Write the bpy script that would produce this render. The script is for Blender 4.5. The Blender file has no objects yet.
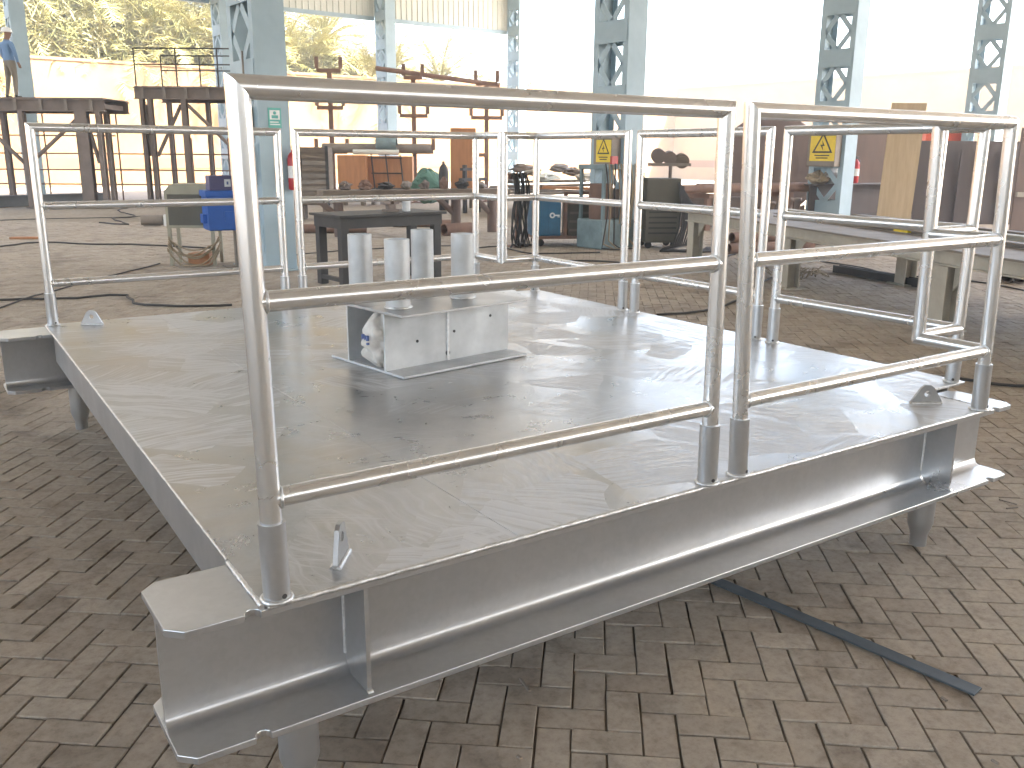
import bpy, bmesh, math, random
from mathutils import Vector, Matrix
random.seed(7)
S = bpy.context.scene
C = S.collection
rad = math.radians
DK = 0.61                      # deck top above the paving

# ------------------------------------------------------------------ camera, sky, sun, exposure
F_PX = 901.5
CAM = Vector((-0.6026, -1.8288, 0.9765 + DK))
FW = Vector((0.5432814, 0.80228647, -0.24734944)).normalized()
RT = Vector((0.82899846, -0.55920688, 0.0070157)).normalized()
UP = RT.cross(FW)
cd = bpy.data.cameras.new('camera'); co = bpy.data.objects.new('camera', cd); C.objects.link(co)
cd.sensor_width = 36.0; cd.lens = 36.0 * F_PX / 1024.0
cd.clip_start = 0.05; cd.clip_end = 3000
co.matrix_world = Matrix(((RT.x, UP.x, -FW.x, CAM.x), (RT.y, UP.y, -FW.y, CAM.y), (RT.z, UP.z, -FW.z, CAM.z), (0, 0, 0, 1)))
S.camera = co
SUN_EL, SUN_AZ = 54.0, 145.0   # elevation, compass bearing (clockwise from +Y) the sun stands at
w = bpy.data.worlds.new('World'); S.world = w; w.use_nodes = True
nt = w.node_tree; nt.nodes.clear()
sky = nt.nodes.new('ShaderNodeTexSky'); sky.sky_type = 'NISHITA'; sky.sun_disc = False
sky.sun_elevation = rad(SUN_EL); sky.sun_rotation = rad(SUN_AZ)
sky.air_density = 1.0; sky.dust_density = 3.5; sky.ozone_density = 1.0
bg = nt.nodes.new('ShaderNodeBackground'); bg.inputs[1].default_value = 0.15
wo = nt.nodes.new('ShaderNodeOutputWorld')
nt.links.new(sky.outputs[0], bg.inputs[0]); nt.links.new(bg.outputs[0], wo.inputs[0])
sl = bpy.data.lights.new('sun', 'SUN'); sl.energy = 4.0; sl.angle = rad(0.53); sl.color = (1.0, 0.94, 0.84)
so = bpy.data.objects.new('sun', sl); C.objects.link(so)
sd = Vector((math.sin(rad(SUN_AZ)) * math.cos(rad(SUN_EL)), math.cos(rad(SUN_AZ)) * math.cos(rad(SUN_EL)), math.sin(rad(SUN_EL))))
so.rotation_euler = sd.to_track_quat('Z', 'Y').to_euler()
S.render.engine = 'CYCLES'
S.view_settings.view_transform = 'Standard'; S.view_settings.look = 'None'
S.view_settings.exposure = 3.64; S.view_settings.gamma = 1.0; S.view_settings.use_curve_mapping = False
S.cycles.max_bounces = 8; S.cycles.diffuse_bounces = 5; S.cycles.glossy_bounces = 5

def gp(u, v, z=0.0):
    """point at height z that stands where the photo shows it"""
    d = FW + RT * ((u - 512) / F_PX) + UP * ((384 - v) / F_PX)
    return CAM + d * ((z - CAM.z) / d.z)
def hz(u, v, p):
    """height at which a vertical through p reaches that line of sight"""
    d = FW + RT * ((u - 512) / F_PX) + UP * ((384 - v) / F_PX)
    t = ((p.x - CAM.x) * d.x + (p.y - CAM.y) * d.y) / (d.x * d.x + d.y * d.y)
    return CAM.z + d.z * t
def los(u, v, w_):
    """point on that line of sight at distance w_ along the view"""
    return CAM + (FW + RT * ((u - 512) / F_PX) + UP * ((384 - v) / F_PX)) * w_
def mpp(p): return (p - CAM).dot(FW) / F_PX
SA = rad(3.16)                 # the shed stands turned by this much
E1 = Vector((math.cos(SA), math.sin(SA), 0)); E2 = Vector((-math.sin(SA), math.cos(SA), 0))

# ------------------------------------------------------------------ helpers
class MB:
    def __init__(s): s.v = []; s.f = []; s.sm = []
    def add(s, vs, fs, smooth=False):
        o = len(s.v); s.v += [tuple(x) for x in vs]
        s.f += [tuple(i + o for i in f) for f in fs]; s.sm += [smooth] * len(fs)
        return s
    def box(s, x0, x1, y0, y1, z0, z1, M=None, ch=0.0):
        if ch > 0:
            vs = []
            for zz, ins in ((z0, ch), (z0 + ch, 0), (z1 - ch, 0), (z1, ch)):
                a, b, c_, d_ = x0 + ins, x1 - ins, y0 + ins, y1 - ins
                vs += [(a, c_, zz), (b, c_, zz), (b, d_, zz), (a, d_, zz)]
            fs = [(3, 2, 1, 0), (12, 13, 14, 15)]
            for k in range(3):
                for i in range(4):
                    j = (i + 1) % 4; fs.append((k*4+i, k*4+j, k*4+4+j, k*4+4+i))
        else:
            vs = [(x0,y0,z0),(x1,y0,z0),(x1,y1,z0),(x0,y1,z0),(x0,y0,z1),(x1,y0,z1),(x1,y1,z1),(x0,y1,z1)]
            fs = [(3,2,1,0),(4,5,6,7),(0,1,5,4),(1,2,6,5),(2,3,7,6),(3,0,4,7)]
        if M: vs = [M @ Vector(v) for v in vs]
        return s.add(vs, fs)
    def cyl(s, p0, p1, r0, r1=None, n=16, m0=None, m1=None, cap=True, smooth=True):
        p0, p1 = Vector(p0), Vector(p1); r1 = r0 if r1 is None else r1
        ax = (p1 - p0).normalized()
        a = ax.cross(Vector((0, 0, 1)));
        if a.length < 1e-4: a = Vector((1, 0, 0))
        a.normalize(); b = ax.cross(a)
        vs = []
        for p, r, m in ((p0, r0, m0), (p1, r1, m1)):
            for k in range(n):
                t = 2 * math.pi * k / n; q = p + (a * math.cos(t) + b * math.sin(t)) * r
                if m is not None:
                    m_ = Vector(m); q = q + ax * ((p - q).dot(m_) / ax.dot(m_))
                vs.append(q)
        s.add(vs, [(k, (k+1) % n, n + (k+1) % n, n + k)[::-1] for k in range(n)], smooth)
        if cap: s.add(vs, [tuple(range(n)), tuple(range(2*n-1, n-1, -1))])
        return s
    def pipe(s, p0, p1, r, t=0.006, n=24):
        """open pipe with a wall"""
        p0, p1 = Vector(p0), Vector(p1); ax = (p1 - p0).normalized()
        a = ax.cross(Vector((0, 0, 1)))
        if a.length < 1e-4: a = Vector((1, 0, 0))
        a.normalize(); b = ax.cross(a); vs = []
        for p, r_ in ((p0, r), (p1, r), (p1, r - t), (p0, r - t)):
            for k in range(n):
                q = 2 * math.pi * k / n; vs.append(p + (a * math.cos(q) + b * math.sin(q)) * r_)
        for L in range(4):
            M_ = (L + 1) % 4
            s.add(vs, [(L*n+k, M_*n+k, M_*n+(k+1) % n, L*n+(k+1) % n) for k in range(n)], L in (0, 2))
        return s
    def tube(s, pts, r, n=8, smooth=True):
        pts = [Vector(p) for p in pts]; vs = []; m = len(pts); up = Vector((0, 0, 1)); pa = None
        for i, p in enumerate(pts):
            t = (pts[min(i+1, m-1)] - pts[max(i-1, 0)]).normalized()
            a = t.cross(up)
            if a.length < 1e-3: a = pa or Vector((1, 0, 0))
            a.normalize()
            if pa is not None and a.dot(pa) < 0: a = -a
            pa = a; b = t.cross(a); rr = r[i] if isinstance(r, (list, tuple)) else r
            for k in range(n):
                q = 2 * math.pi * k / n; vs.append(p + (a * math.cos(q) + b * math.sin(q)) * rr)
        fs = [(i*n+k, i*n+(k+1) % n, (i+1)*n+(k+1) % n, (i+1)*n+k)[::-1] for i in range(m-1) for k in range(n)]
        s.add(vs, fs, smooth); s.add(vs, [tuple(range(n)), tuple(range((m)*n-1, (m-1)*n-1, -1))]); return s
    def prism(s, poly, f0, f1):
        """poly: 2d outline; f0, f1: functions turning (a,b) into the two faces' points"""
        n = len(poly); vs = [f0(*p) for p in poly] + [f1(*p) for p in poly]
        s.add(vs, [tuple(range(n-1, -1, -1)), tuple(range(n, 2*n))] + [(k, (k+1) % n, n+(k+1) % n, n+k) for k in range(n)])
        return s
    def lathe(s, prof, c=(0, 0, 0), n=20, smooth=True):
        vs = []
        for r, z in prof:
            for k in range(n):
                q = 2*math.pi*k/n; vs.append((c[0]+r*math.cos(q), c[1]+r*math.sin(q), c[2]+z))
        m = len(prof)
        s.add(vs, [(i*n+k, i*n+(k+1) % n, (i+1)*n+(k+1) % n, (i+1)*n+k) for i in range(m-1) for k in range(n)], smooth)
        s.add(vs, [tuple(range(n-1, -1, -1)), tuple(range((m-1)*n, m*n))]); return s
    def mesh(s, name):
        me = bpy.data.meshes.new(name); me.from_pydata(s.v, [], s.f)
        me.polygons.foreach_set('use_smooth', s.sm)
        bm = bmesh.new(); bm.from_mesh(me); bmesh.ops.recalc_face_normals(bm, faces=bm.faces); bm.to_mesh(me); bm.free()
        me.update(); return me
    def build(s, name, mat, parent=None, label=None, bevel=0.0):
        o = bpy.data.objects.new(name, s.mesh(name)); C.objects.link(o)
        o.data.materials.append(mat)
        if parent: o.parent = parent
        if label: o['label'] = label
        if bevel > 0:
            m = o.modifiers.new('bevel', 'BEVEL'); m.width = bevel; m.segments = 2; m.limit_method = 'ANGLE'; m.angle_limit = rad(50)
            m.harden_normals = False
        return o
def tag(o, label, cat, group=None):
    o['label'] = label; o['category'] = cat; o['kind'] = 'thing'
    if group: o['group'] = group
    return o
def thing(name, label, cat, loc=(0, 0, 0), rz=0.0, group=None):
    o = bpy.data.objects.new(name, None); C.objects.link(o); o.empty_display_size = 0.2
    o.location = loc; o.rotation_euler = (0, 0, rz); return tag(o, label, cat, group)
def kind(o, k): o['kind'] = k; return o
def dup(root, loc, rz, label=None):
    r = root.copy(); C.objects.link(r); r.location = loc; r.rotation_euler = (0, 0, rz)
    if label: r['label'] = label
    for ch in list(root.children):
        c = ch.copy(); C.objects.link(c); c.parent = r
        for g in ch.children:
            d = g.copy(); C.objects.link(d); d.parent = c
    return r

# ------------------------------------------------------------------ materials
def N(t, ty, **kw):
    n = t.nodes.new(ty)
    for k, v in kw.items():
        if k.startswith('i_'):
            n.inputs[k[2:]].default_value = v
        else: setattr(n, k, v)
    return n
def base_mat(name):
    m = bpy.data.materials.new(name); m.use_nodes = True; t = m.node_tree
    return m, t, t.nodes['Principled BSDF'], t.links
def col4(c): return (c[0], c[1], c[2], 1)
def ramp(t, fac, stops):
    r = t.nodes.new('ShaderNodeValToRGB'); e = r.color_ramp.elements
    while len(e) > 1: e.remove(e[-1])
    e[0].position = stops[0][0]; e[0].color = stops[0][1] if len(stops[0][1]) == 4 else col4(stops[0][1])
    for p, c in stops[1:]:
        x = e.new(p); x.color = c if len(c) == 4 else col4(c)
    t.links.new(fac, r.inputs[0]); return r
def mat(name, a, b=None, scale=4.0, rough=0.7, metal=0.0, bump=0.0, bscale=None, detail=5, stretch=None, thr=(0.35, 0.65), spec=0.5, rvar=0.1):
    """two-tone material: a and b mixed by noise in object space"""
    m, t, P, L = base_mat(name); b = b or tuple(x * 0.75 for x in a)
    tc = N(t, 'ShaderNodeTexCoord'); src = tc.outputs['Object']
    if stretch:
        mp = N(t, 'ShaderNodeMapping'); mp.inputs['Scale'].default_value = stretch; L.new(src, mp.inputs[0]); src = mp.outputs[0]
    n1 = N(t, 'ShaderNodeTexNoise', i_Scale=scale, i_Detail=detail, i_Roughness=0.6); L.new(src, n1.inputs['Vector'])
    r = ramp(t, n1.outputs[0], [(thr[0], a), (thr[1], b)]); L.new(r.outputs[0], P.inputs['Base Color'])
    P.inputs['Metallic'].default_value = metal; P.inputs['Specular IOR Level'].default_value = spec
    mr = N(t, 'ShaderNodeMapRange'); mr.inputs['To Min'].default_value = max(0.02, rough - rvar); mr.inputs['To Max'].default_value = min(1, rough + rvar)
    n2 = N(t, 'ShaderNodeTexNoise', i_Scale=(bscale or scale * 4), i_Detail=4.0); L.new(src, n2.inputs['Vector'])
    L.new(n2.outputs[0], mr.inputs[0]); L.new(mr.outputs[0], P.inputs['Roughness'])
    if bump > 0:
        bp = N(t, 'ShaderNodeBump'); bp.inputs['Strength'].default_value = 0.6; bp.inputs['Distance'].default_value = bump
        L.new(n2.outputs[0], bp.inputs['Height']); L.new(bp.outputs[0], P.inputs['Normal'])
    return m
def flat(name, c, rough=0.6, metal=0.0): return mat(name, c, tuple(x*0.85 for x in c), scale=6, rough=rough, metal=metal)

def galv(name, base=0.62, dark=0.5, rough=0.34, metal=0.9, tint=(1.0, 0.99, 0.97), scale=3.0, streak=None, bump=0.0008, bscale=14.0, spangle=0.0):
    m, t, P, L = base_mat(name)
    tc = N(t, 'ShaderNodeTexCoord'); src = tc.outputs['Object']
    mp = N(t, 'ShaderNodeMapping'); mp.inputs['Scale'].default_value = streak or (1, 1, 1); L.new(src, mp.inputs[0])
    n1 = N(t, 'ShaderNodeTexNoise', i_Scale=scale, i_Detail=4.0, i_Roughness=0.55); L.new(mp.outputs[0], n1.inputs['Vector'])
    n3 = N(t, 'ShaderNodeTexNoise', i_Scale=26.0, i_Detail=3.0, i_Roughness=0.5); L.new(src, n3.inputs['Vector'])
    mx = N(t, 'ShaderNodeMath', operation='MULTIPLY_ADD'); mx.inputs[1].default_value = 0.18; L.new(n3.outputs[0], mx.inputs[0]); L.new(n1.outputs[0], mx.inputs[2])
    r = ramp(t, mx.outputs[0], [(0.20, tuple(dark * .9 * x for x in tint)), (1.0, tuple(base * x for x in tint))]); vz = N(t, 'ShaderNodeTexVoronoi', i_Scale=70.0); L.new(src, vz.inputs['Vector'])
    vs_ = N(t, 'ShaderNodeSeparateColor'); L.new(vz.outputs['Color'], vs_.inputs[0]); vr_ = ramp(t, vs_.outputs[0], [(0.0, (1 - spangle,) * 3), (1.0, (1 + spangle,) * 3)])
    vm = N(t, 'ShaderNodeMixRGB', blend_type='MULTIPLY'); vm.inputs[0].default_value = 1.0; L.new(r.outputs[0], vm.inputs[1]); L.new(vr_.outputs[0], vm.inputs[2])
    L.new(vm.outputs[0], P.inputs['Base Color'])
    P.inputs['Metallic'].default_value = metal
    mr = N(t, 'ShaderNodeMapRange'); mr.inputs['From Min'].default_value = 0.1; mr.inputs['From Max'].default_value = 1.1
    mr.inputs['To Min'].default_value = rough + 0.1; mr.inputs['To Max'].default_value = rough - 0.08
    L.new(mx.outputs[0], mr.inputs[0]); L.new(mr.outputs[0], P.inputs['Roughness'])
    bp = N(t, 'ShaderNodeBump'); bp.inputs['Strength'].default_value = 0.5; bp.inputs['Distance'].default_value = bump
    n4 = N(t, 'ShaderNodeTexNoise', i_Scale=bscale, i_Detail=2.0); L.new(src, n4.inputs['Vector'])
    L.new(n4.outputs[0], bp.inputs['Height'])
    if bump > 0.002: L.new(bp.outputs[0], P.inputs['Normal'])
    return m

def deck_material():
    """galvanised plate with overlapping curved grinder strokes and warm blotches"""
    m, t, P, L = base_mat('galvanised_deck')
    geo = N(t, 'ShaderNodeNewGeometry'); pos = geo.outputs['Position']
    strokes = None
    for k, (cell, along, across) in enumerate(((2.6, 2.4, 46.0), (3.7, 3.4, 64.0), (1.9, 1.8, 34.0))):
        wn = N(t, 'ShaderNodeTexNoise', i_Scale=2.2 + k, i_Detail=2.0); L.new(pos, wn.inputs['Vector'])
        ad = N(t, 'ShaderNodeVectorMath', operation='MULTIPLY_ADD'); ad.inputs[1].default_value = (0.11, 0.11, 0); L.new(wn.outputs[1], ad.inputs[0]); L.new(pos, ad.inputs[2])
        vo = N(t, 'ShaderNodeTexVoronoi', i_Scale=cell, voronoi_dimensions='2D'); L.new(ad.outputs[0], vo.inputs['Vector'])
        sp = N(t, 'ShaderNodeSeparateColor'); L.new(vo.outputs['Color'], sp.inputs[0])
        an = N(t, 'ShaderNodeMath', operation='MULTIPLY_ADD'); an.inputs[1].default_value = 1.7; an.inputs[2].default_value = -0.9 + 0.5 * k; L.new(sp.outputs[0], an.inputs[0])
        rot = N(t, 'ShaderNodeVectorRotate', rotation_type='Z_AXIS'); L.new(ad.outputs[0], rot.inputs['Vector']); L.new(an.outputs[0], rot.inputs['Angle'])
        mp = N(t, 'ShaderNodeMapping'); mp.inputs['Scale'].default_value = (along, across, 1); L.new(rot.outputs[0], mp.inputs[0])
        nz = N(t, 'ShaderNodeTexNoise', i_Scale=1.0, i_Detail=5.0, i_Roughness=0.62, noise_dimensions='2D'); L.new(mp.outputs[0], nz.inputs['Vector'])
        # each cell's strokes show more or less strongly
        st = N(t, 'ShaderNodeMath', operation='MULTIPLY'); L.new(nz.outputs[0], st.inputs[0]); L.new(sp.outputs[1], st.inputs[1])
        if strokes is None: strokes = st.outputs[0]
        else:
            mxn = N(t, 'ShaderNodeMath', operation='MAXIMUM'); L.new(strokes, mxn.inputs[0]); L.new(st.outputs[0], mxn.inputs[1]); strokes = mxn.outputs[0]
    big = N(t, 'ShaderNodeTexNoise', i_Scale=1.5, i_Detail=6.0, i_Roughness=0.6, i_Distortion=0.8); L.new(pos, big.inputs['Vector'])
    med = N(t, 'ShaderNodeTexNoise', i_Scale=7.0, i_Detail=7.0, i_Roughness=0.7, i_Distortion=0.5); L.new(pos, med.inputs['Vector'])
    s1 = N(t, 'ShaderNodeMapRange', interpolation_type='SMOOTHSTEP'); s1.inputs['From Min'].default_value = 0.27; s1.inputs['From Max'].default_value = 0.55; L.new(strokes, s1.inputs[0])
    wf = ramp(t, big.outputs[0], [(0.48, (0, 0, 0)), (0.70, (0.7, 0.7, 0.7))])     # warmer-toned blotches
    c0 = ramp(t, med.outputs[0], [(0.35, (0.335, 0.33, 0.325)), (0.68, (0.43, 0.427, 0.42))])
    c1 = N(t, 'ShaderNodeMixRGB', blend_type='MIX'); c1.inputs[2].default_value = (0.37, 0.31, 0.225, 1); L.new(wf.outputs[0], c1.inputs[0]); L.new(c0.outputs[0], c1.inputs[1])
    c2 = N(t, 'ShaderNodeMixRGB', blend_type='MIX'); c2.inputs[2].default_value = (0.66, 0.665, 0.675, 1)
    sc = N(t, 'ShaderNodeMath', operation='MULTIPLY'); sc.inputs[1].default_value = 0.8; L.new(s1.outputs[0], sc.inputs[0])
    L.new(sc.outputs[0], c2.inputs[0]); L.new(c1.outputs[0], c2.inputs[1]); L.new(c2.outputs[0], P.inputs['Base Color'])
    mm = N(t, 'ShaderNodeMapRange'); mm.inputs['To Min'].default_value = 0.84; mm.inputs['To Max'].default_value = 0.5; L.new(s1.outputs[0], mm.inputs[0]); L.new(mm.outputs[0], P.inputs['Metallic'])
    mr = N(t, 'ShaderNodeMapRange'); mr.inputs['To Min'].default_value = 0.27; mr.inputs['To Max'].default_value = 0.54; L.new(s1.outputs[0], mr.inputs[0])
    rv = N(t, 'ShaderNodeMath', operation='MULTIPLY_ADD'); rv.inputs[1].default_value = 0.16; L.new(med.outputs[0], rv.inputs[0]); L.new(mr.outputs[0], rv.inputs[2])
    rs = N(t, 'ShaderNodeMath', operation='SUBTRACT'); rs.inputs[1].default_value = 0.06; L.new(rv.outputs[0], rs.inputs[0]); L.new(rs.outputs[0], P.inputs['Roughness'])
    hh = N(t, 'ShaderNodeMath', operation='MULTIPLY_ADD'); hh.inputs[1].default_value = 1.6; L.new(big.outputs[0], hh.inputs[0]); L.new(strokes, hh.inputs[2])
    bp = N(t, 'ShaderNodeBump'); bp.inputs['Strength'].default_value = 0.5; bp.inputs['Distance'].default_value = 0.0018
    L.new(hh.outputs[0], bp.inputs['Height']); L.new(bp.outputs[0], P.inputs['Normal'])
    return m

def paver_material():
    m, t, P, L = base_mat('paver_concrete')
    geo = N(t, 'ShaderNodeNewGeometry'); pos = geo.outputs['Position']
    oi = N(t, 'ShaderNodeObjectInfo'); at = N(t, 'ShaderNodeAttribute', attribute_name='piece')
    ad = N(t, 'ShaderNodeMath', operation='ADD'); L.new(oi.outputs['Random'], ad.inputs[0]); L.new(at.outputs['Fac'], ad.inputs[1])
    fr = N(t, 'ShaderNodeMath', operation='FRACT'); L.new(ad.outputs[0], fr.inputs[0])
    n1 = N(t, 'ShaderNodeTexNoise', i_Scale=0.55, i_Detail=5.0, i_Roughness=0.6); L.new(pos, n1.inputs['Vector'])
    n2 = N(t, 'ShaderNodeTexNoise', i_Scale=28.0, i_Detail=8.0, i_Roughness=0.75); L.new(pos, n2.inputs['Vector'])
    n3 = N(t, 'ShaderNodeTexNoise', i_Scale=4.5, i_Detail=6.0, i_Roughness=0.65); L.new(pos, n3.inputs['Vector'])
    c0 = ramp(t, fr.outputs[0], [(0.0, (0.320, 0.265, 0.210)), (0.3, (0.395, 0.335, 0.270)), (0.6, (0.365, 0.305, 0.240)), (0.85, (0.425, 0.365, 0.296)), (1.0, (0.350, 0.286, 0.224))])
    sand = N(t, 'ShaderNodeMixRGB'); sand.inputs[2].default_value = (0.440, 0.372, 0.288, 1)
    sf = ramp(t, n1.outputs[0], [(0.42, (0, 0, 0)), (0.7, (0.65, 0.65, 0.65))]); L.new(sf.outputs[0], sand.inputs[0]); L.new(c0.outputs[0], sand.inputs[1])
    g = N(t, 'ShaderNodeMixRGB', blend_type='MULTIPLY'); g.inputs[0].default_value = 1.0; L.new(sand.outputs[0], g.inputs[1])
    gr = ramp(t, n2.outputs[0], [(0.25, (0.62, 0.60, 0.58)), (0.5, (0.98, 0.98, 0.98)), (0.8, (1.2, 1.2, 1.2))]); L.new(gr.outputs[0], g.inputs[2])
    h = N(t, 'ShaderNodeMixRGB', blend_type='MULTIPLY'); h.inputs[0].default_value = 0.8; L.new(g.outputs[0], h.inputs[1])
    hr = ramp(t, n3.outputs[0], [(0.30, (0.60, 0.58, 0.56)), (0.48, (1, 1, 1))]); L.new(hr.outputs[0], h.inputs[2])
    n5 = N(t, 'ShaderNodeTexNoise', i_Scale=1.15, i_Detail=7.0, i_Roughness=0.62, i_Distortion=0.5); L.new(pos, n5.inputs['Vector'])
    st = N(t, 'ShaderNodeMixRGB', blend_type='MULTIPLY'); st.inputs[0].default_value = 1.0; L.new(h.outputs[0], st.inputs[1])
    sr = ramp(t, n5.outputs[0], [(0.30, (0.62, 0.60, 0.58)), (0.46, (1, 1, 1)), (0.60, (1, 1, 1)), (0.75, (1.14, 1.13, 1.1))]); L.new(sr.outputs[0], st.inputs[2])
    L.new(st.outputs[0], P.inputs['Base Color']); P.inputs['Roughness'].default_value = 0.88; P.inputs['Specular IOR Level'].default_value = 0.3
    bp = N(t, 'ShaderNodeBump'); bp.inputs['Strength'].default_value = 0.8; bp.inputs['Distance'].default_value = 0.004
    mh = N(t, 'ShaderNodeMath', operation='ADD'); L.new(n2.outputs[0], mh.inputs[0]); L.new(n3.outputs[0], mh.inputs[1])
    L.new(mh.outputs[0], bp.inputs['Height']); L.new(bp.outputs[0], P.inputs['Normal'])
    return m

def ground_material():
    m, t, P, L = base_mat('sandy_ground')
    geo = N(t, 'ShaderNodeNewGeometry'); pos = geo.outputs['Position']
    n1 = N(t, 'ShaderNodeTexNoise', i_Scale=0.35, i_Detail=6.0, i_Roughness=0.65); L.new(pos, n1.inputs['Vector'])
    n2 = N(t, 'ShaderNodeTexNoise', i_Scale=9.0, i_Detail=8.0, i_Roughness=0.7); L.new(pos, n2.inputs['Vector'])
    c0 = ramp(t, n1.outputs[0], [(0.35, (0.300, 0.250, 0.190)), (0.65, (0.410, 0.345, 0.265))])
    g = N(t, 'ShaderNodeMixRGB', blend_type='MULTIPLY'); g.inputs[0].default_value = 1.0; L.new(c0.outputs[0], g.inputs[1])
    gr = ramp(t, n2.outputs[0], [(0.3, (0.6, 0.6, 0.6)), (0.7, (1.1, 1.1, 1.1))]); L.new(gr.outputs[0], g.inputs[2])
    L.new(g.outputs[0], P.inputs['Base Color']); P.inputs['Roughness'].default_value = 0.95; P.inputs['Specular IOR Level'].default_value = 0.2
    bp = N(t, 'ShaderNodeBump'); bp.inputs['Distance'].default_value = 0.01; L.new(n2.outputs[0], bp.inputs['Height']); L.new(bp.outputs[0], P.inputs['Normal'])
    return m

M = {}
M['deck'] = deck_material()
M['tube'] = galv('galvanised_tube', 0.84, 0.66, rough=0.25, metal=0.86, scale=5.0, streak=(1, 1, 1))
M['beam'] = galv('galvanised_beam', 0.57, 0.41, rough=0.30, metal=0.8, scale=2.0, streak=(1, 1, .5), tint=(1.0, 1.0, 0.995), spangle=.025)
M['zinc'] = galv('matt_zinc_steel', 0.66, 0.38, rough=0.46, metal=0.30, scale=6.0, tint=(0.98, 1.0, 1.0))
M['zinctop'] = galv('ground_zinc_plate', 0.46, 0.34, rough=0.38, metal=0.75, scale=4.0)
M['weld'] = galv('weld_bead', 0.78, 0.5, rough=0.42, metal=0.85, scale=60.0, bump=0.004, bscale=90.0)
M['paver'] = paver_material(); M['ground'] = ground_material()
M['blue'] = mat('blue_grey_paint', (0.34, 0.435, 0.48), (0.285, 0.37, 0.41), scale=1.6, rough=0.55, bump=0.001)
M['rust'] = mat('rusty_steel', (0.15, 0.088, 0.066), (0.23, 0.14, 0.10), scale=3, rough=0.85, bump=0.002)
M['rustplate'] = mat('rusted_plate', (0.185, 0.130, 0.105), (0.135, 0.098, 0.083), scale=1.2, rough=0.82, bump=0.002, stretch=(1, 1, 0.3))
M['brown'] = mat('lifted_brown_steel', (0.205, 0.160, 0.135), (0.15, 0.118, 0.10), scale=2.5, rough=0.75, bump=0.001)  # brown steel, colour lifted to imitate glare veiling the distant rigs
M['dark'] = mat('dark_steel', (0.030, 0.028, 0.027), (0.05, 0.046, 0.042), scale=5, rough=0.6, metal=0.2)
M['black'] = mat('black_rubber', (0.03, 0.028, 0.027), (0.05, 0.045, 0.042), scale=8, rough=0.7)
M['cream'] = mat('cream_paint_steel', (0.44, 0.40, 0.32), (0.33, 0.29, 0.23), scale=3, rough=0.6, bump=0.001)
M['plate'] = mat('dusty_steel_plate', (0.25, 0.21, 0.17), (0.18, 0.15, 0.125), scale=2.5, rough=0.65, metal=0.1)
M['ply'] = mat('plywood', (0.46, 0.35, 0.22), (0.39, 0.29, 0.175), scale=2.5, rough=0.75, stretch=(6, 6, 0.6))
M['orangeply'] = mat('varnished_board', (0.42, 0.19, 0.075), (0.33, 0.14, 0.055), scale=2, rough=0.6, stretch=(6, 6, 0.6))
M['red'] = mat('red_enamel', (0.42, 0.02, 0.025), (0.34, 0.018, 0.02), rough=0.35)
M['orange'] = flat('orange_paint', (0.60, 0.09, 0.03))
M['yellow'] = flat('yellow_sign', (0.80, 0.58, 0.03), rough=0.45)
M['white'] = flat('white_paint', (0.78, 0.78, 0.76))
M['boxblue'] = mat('bright_blue_paint', (0.025, 0.115, 0.42), (0.02, 0.09, 0.34), rough=0.4)
M['teal'] = mat('teal_paint', (0.20, 0.27, 0.28), (0.13, 0.17, 0.17), scale=3, rough=0.6)
M['cabblue'] = mat('cabinet_blue', (0.035, 0.15, 0.26), (0.03, 0.11, 0.19), rough=0.45)
M['purple'] = flat('purple_grey_paint', (0.11, 0.10, 0.19))
M['beige'] = mat('beige_enamel', (0.36, 0.33, 0.24), (0.29, 0.265, 0.19), scale=2, rough=0.55)
M['olive'] = mat('olive_panel', (0.105, 0.095, 0.070), (0.085, 0.077, 0.056), scale=2, rough=0.6)
M['rope'] = mat('tan_hose', (0.33, 0.26, 0.17), (0.25, 0.19, 0.12), scale=9, rough=0.8)
M['wood'] = mat('weathered_timber', (0.20, 0.155, 0.115), (0.135, 0.105, 0.08), scale=4, rough=0.85, stretch=(1, 1, 8))
M['sign_green'] = flat('green_sign', (0.12, 0.42, 0.36))
M['tarp'] = mat('green_tarpaulin', (0.10, 0.20, 0.15), (0.07, 0.15, 0.11), scale=3, rough=0.7, bump=0.01)
M['sack'] = mat('white_sackcloth', (0.66, 0.63, 0.58), (0.52, 0.49, 0.45), scale=12, rough=0.85, bump=0.006)
M['ink'] = flat('blue_ink', (0.10, 0.14, 0.32))
M['wall'] = mat('cream_render', (0.36, 0.245, 0.13), (0.30, 0.20, 0.105), scale=0.4, rough=0.95, bump=0.01, bscale=6)
M['farwall'] = mat('adobe_render', (0.27, 0.165, 0.08), (0.22, 0.13, 0.06), scale=0.35, rough=0.95, bump=0.01, bscale=5)
M['plum'] = mat('dark_rusted_sheet', (0.11, 0.088, 0.078), (0.08, 0.065, 0.058), scale=1.0, rough=0.8, bump=0.002, stretch=(1, 1, .3))
M['wallband'] = mat('red_sand_render', (0.24, 0.125, 0.062), (0.21, 0.11, 0.056), scale=0.6, rough=0.95)
M['sheet'] = mat('ribbed_cladding_sheet', (0.62, 0.62, 0.55), (0.54, 0.54, 0.48), scale=0.7, rough=0.5)
M['roofsheet'] = mat('roof_sheet', (0.62, 0.62, 0.60), (0.52, 0.52, 0.50), scale=0.5, rough=0.6)
M['added_skylight'] = None
M['bed'] = mat('shaded_joint_dirt', (0.10, 0.080, 0.061), (0.17, 0.14, 0.108), scale=1.6, rough=0.95)  # dirt in the joints, colour darkened to stand for shade between blocks
M['trunk'] = mat('palm_trunk', (0.16, 0.11, 0.07), (0.10, 0.07, 0.05), scale=5, rough=0.95, bump=0.03)
M['frond'] = mat('palm_frond', (0.185, 0.178, 0.048), (0.26, 0.215, 0.08), scale=0.9, rough=0.55)
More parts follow.
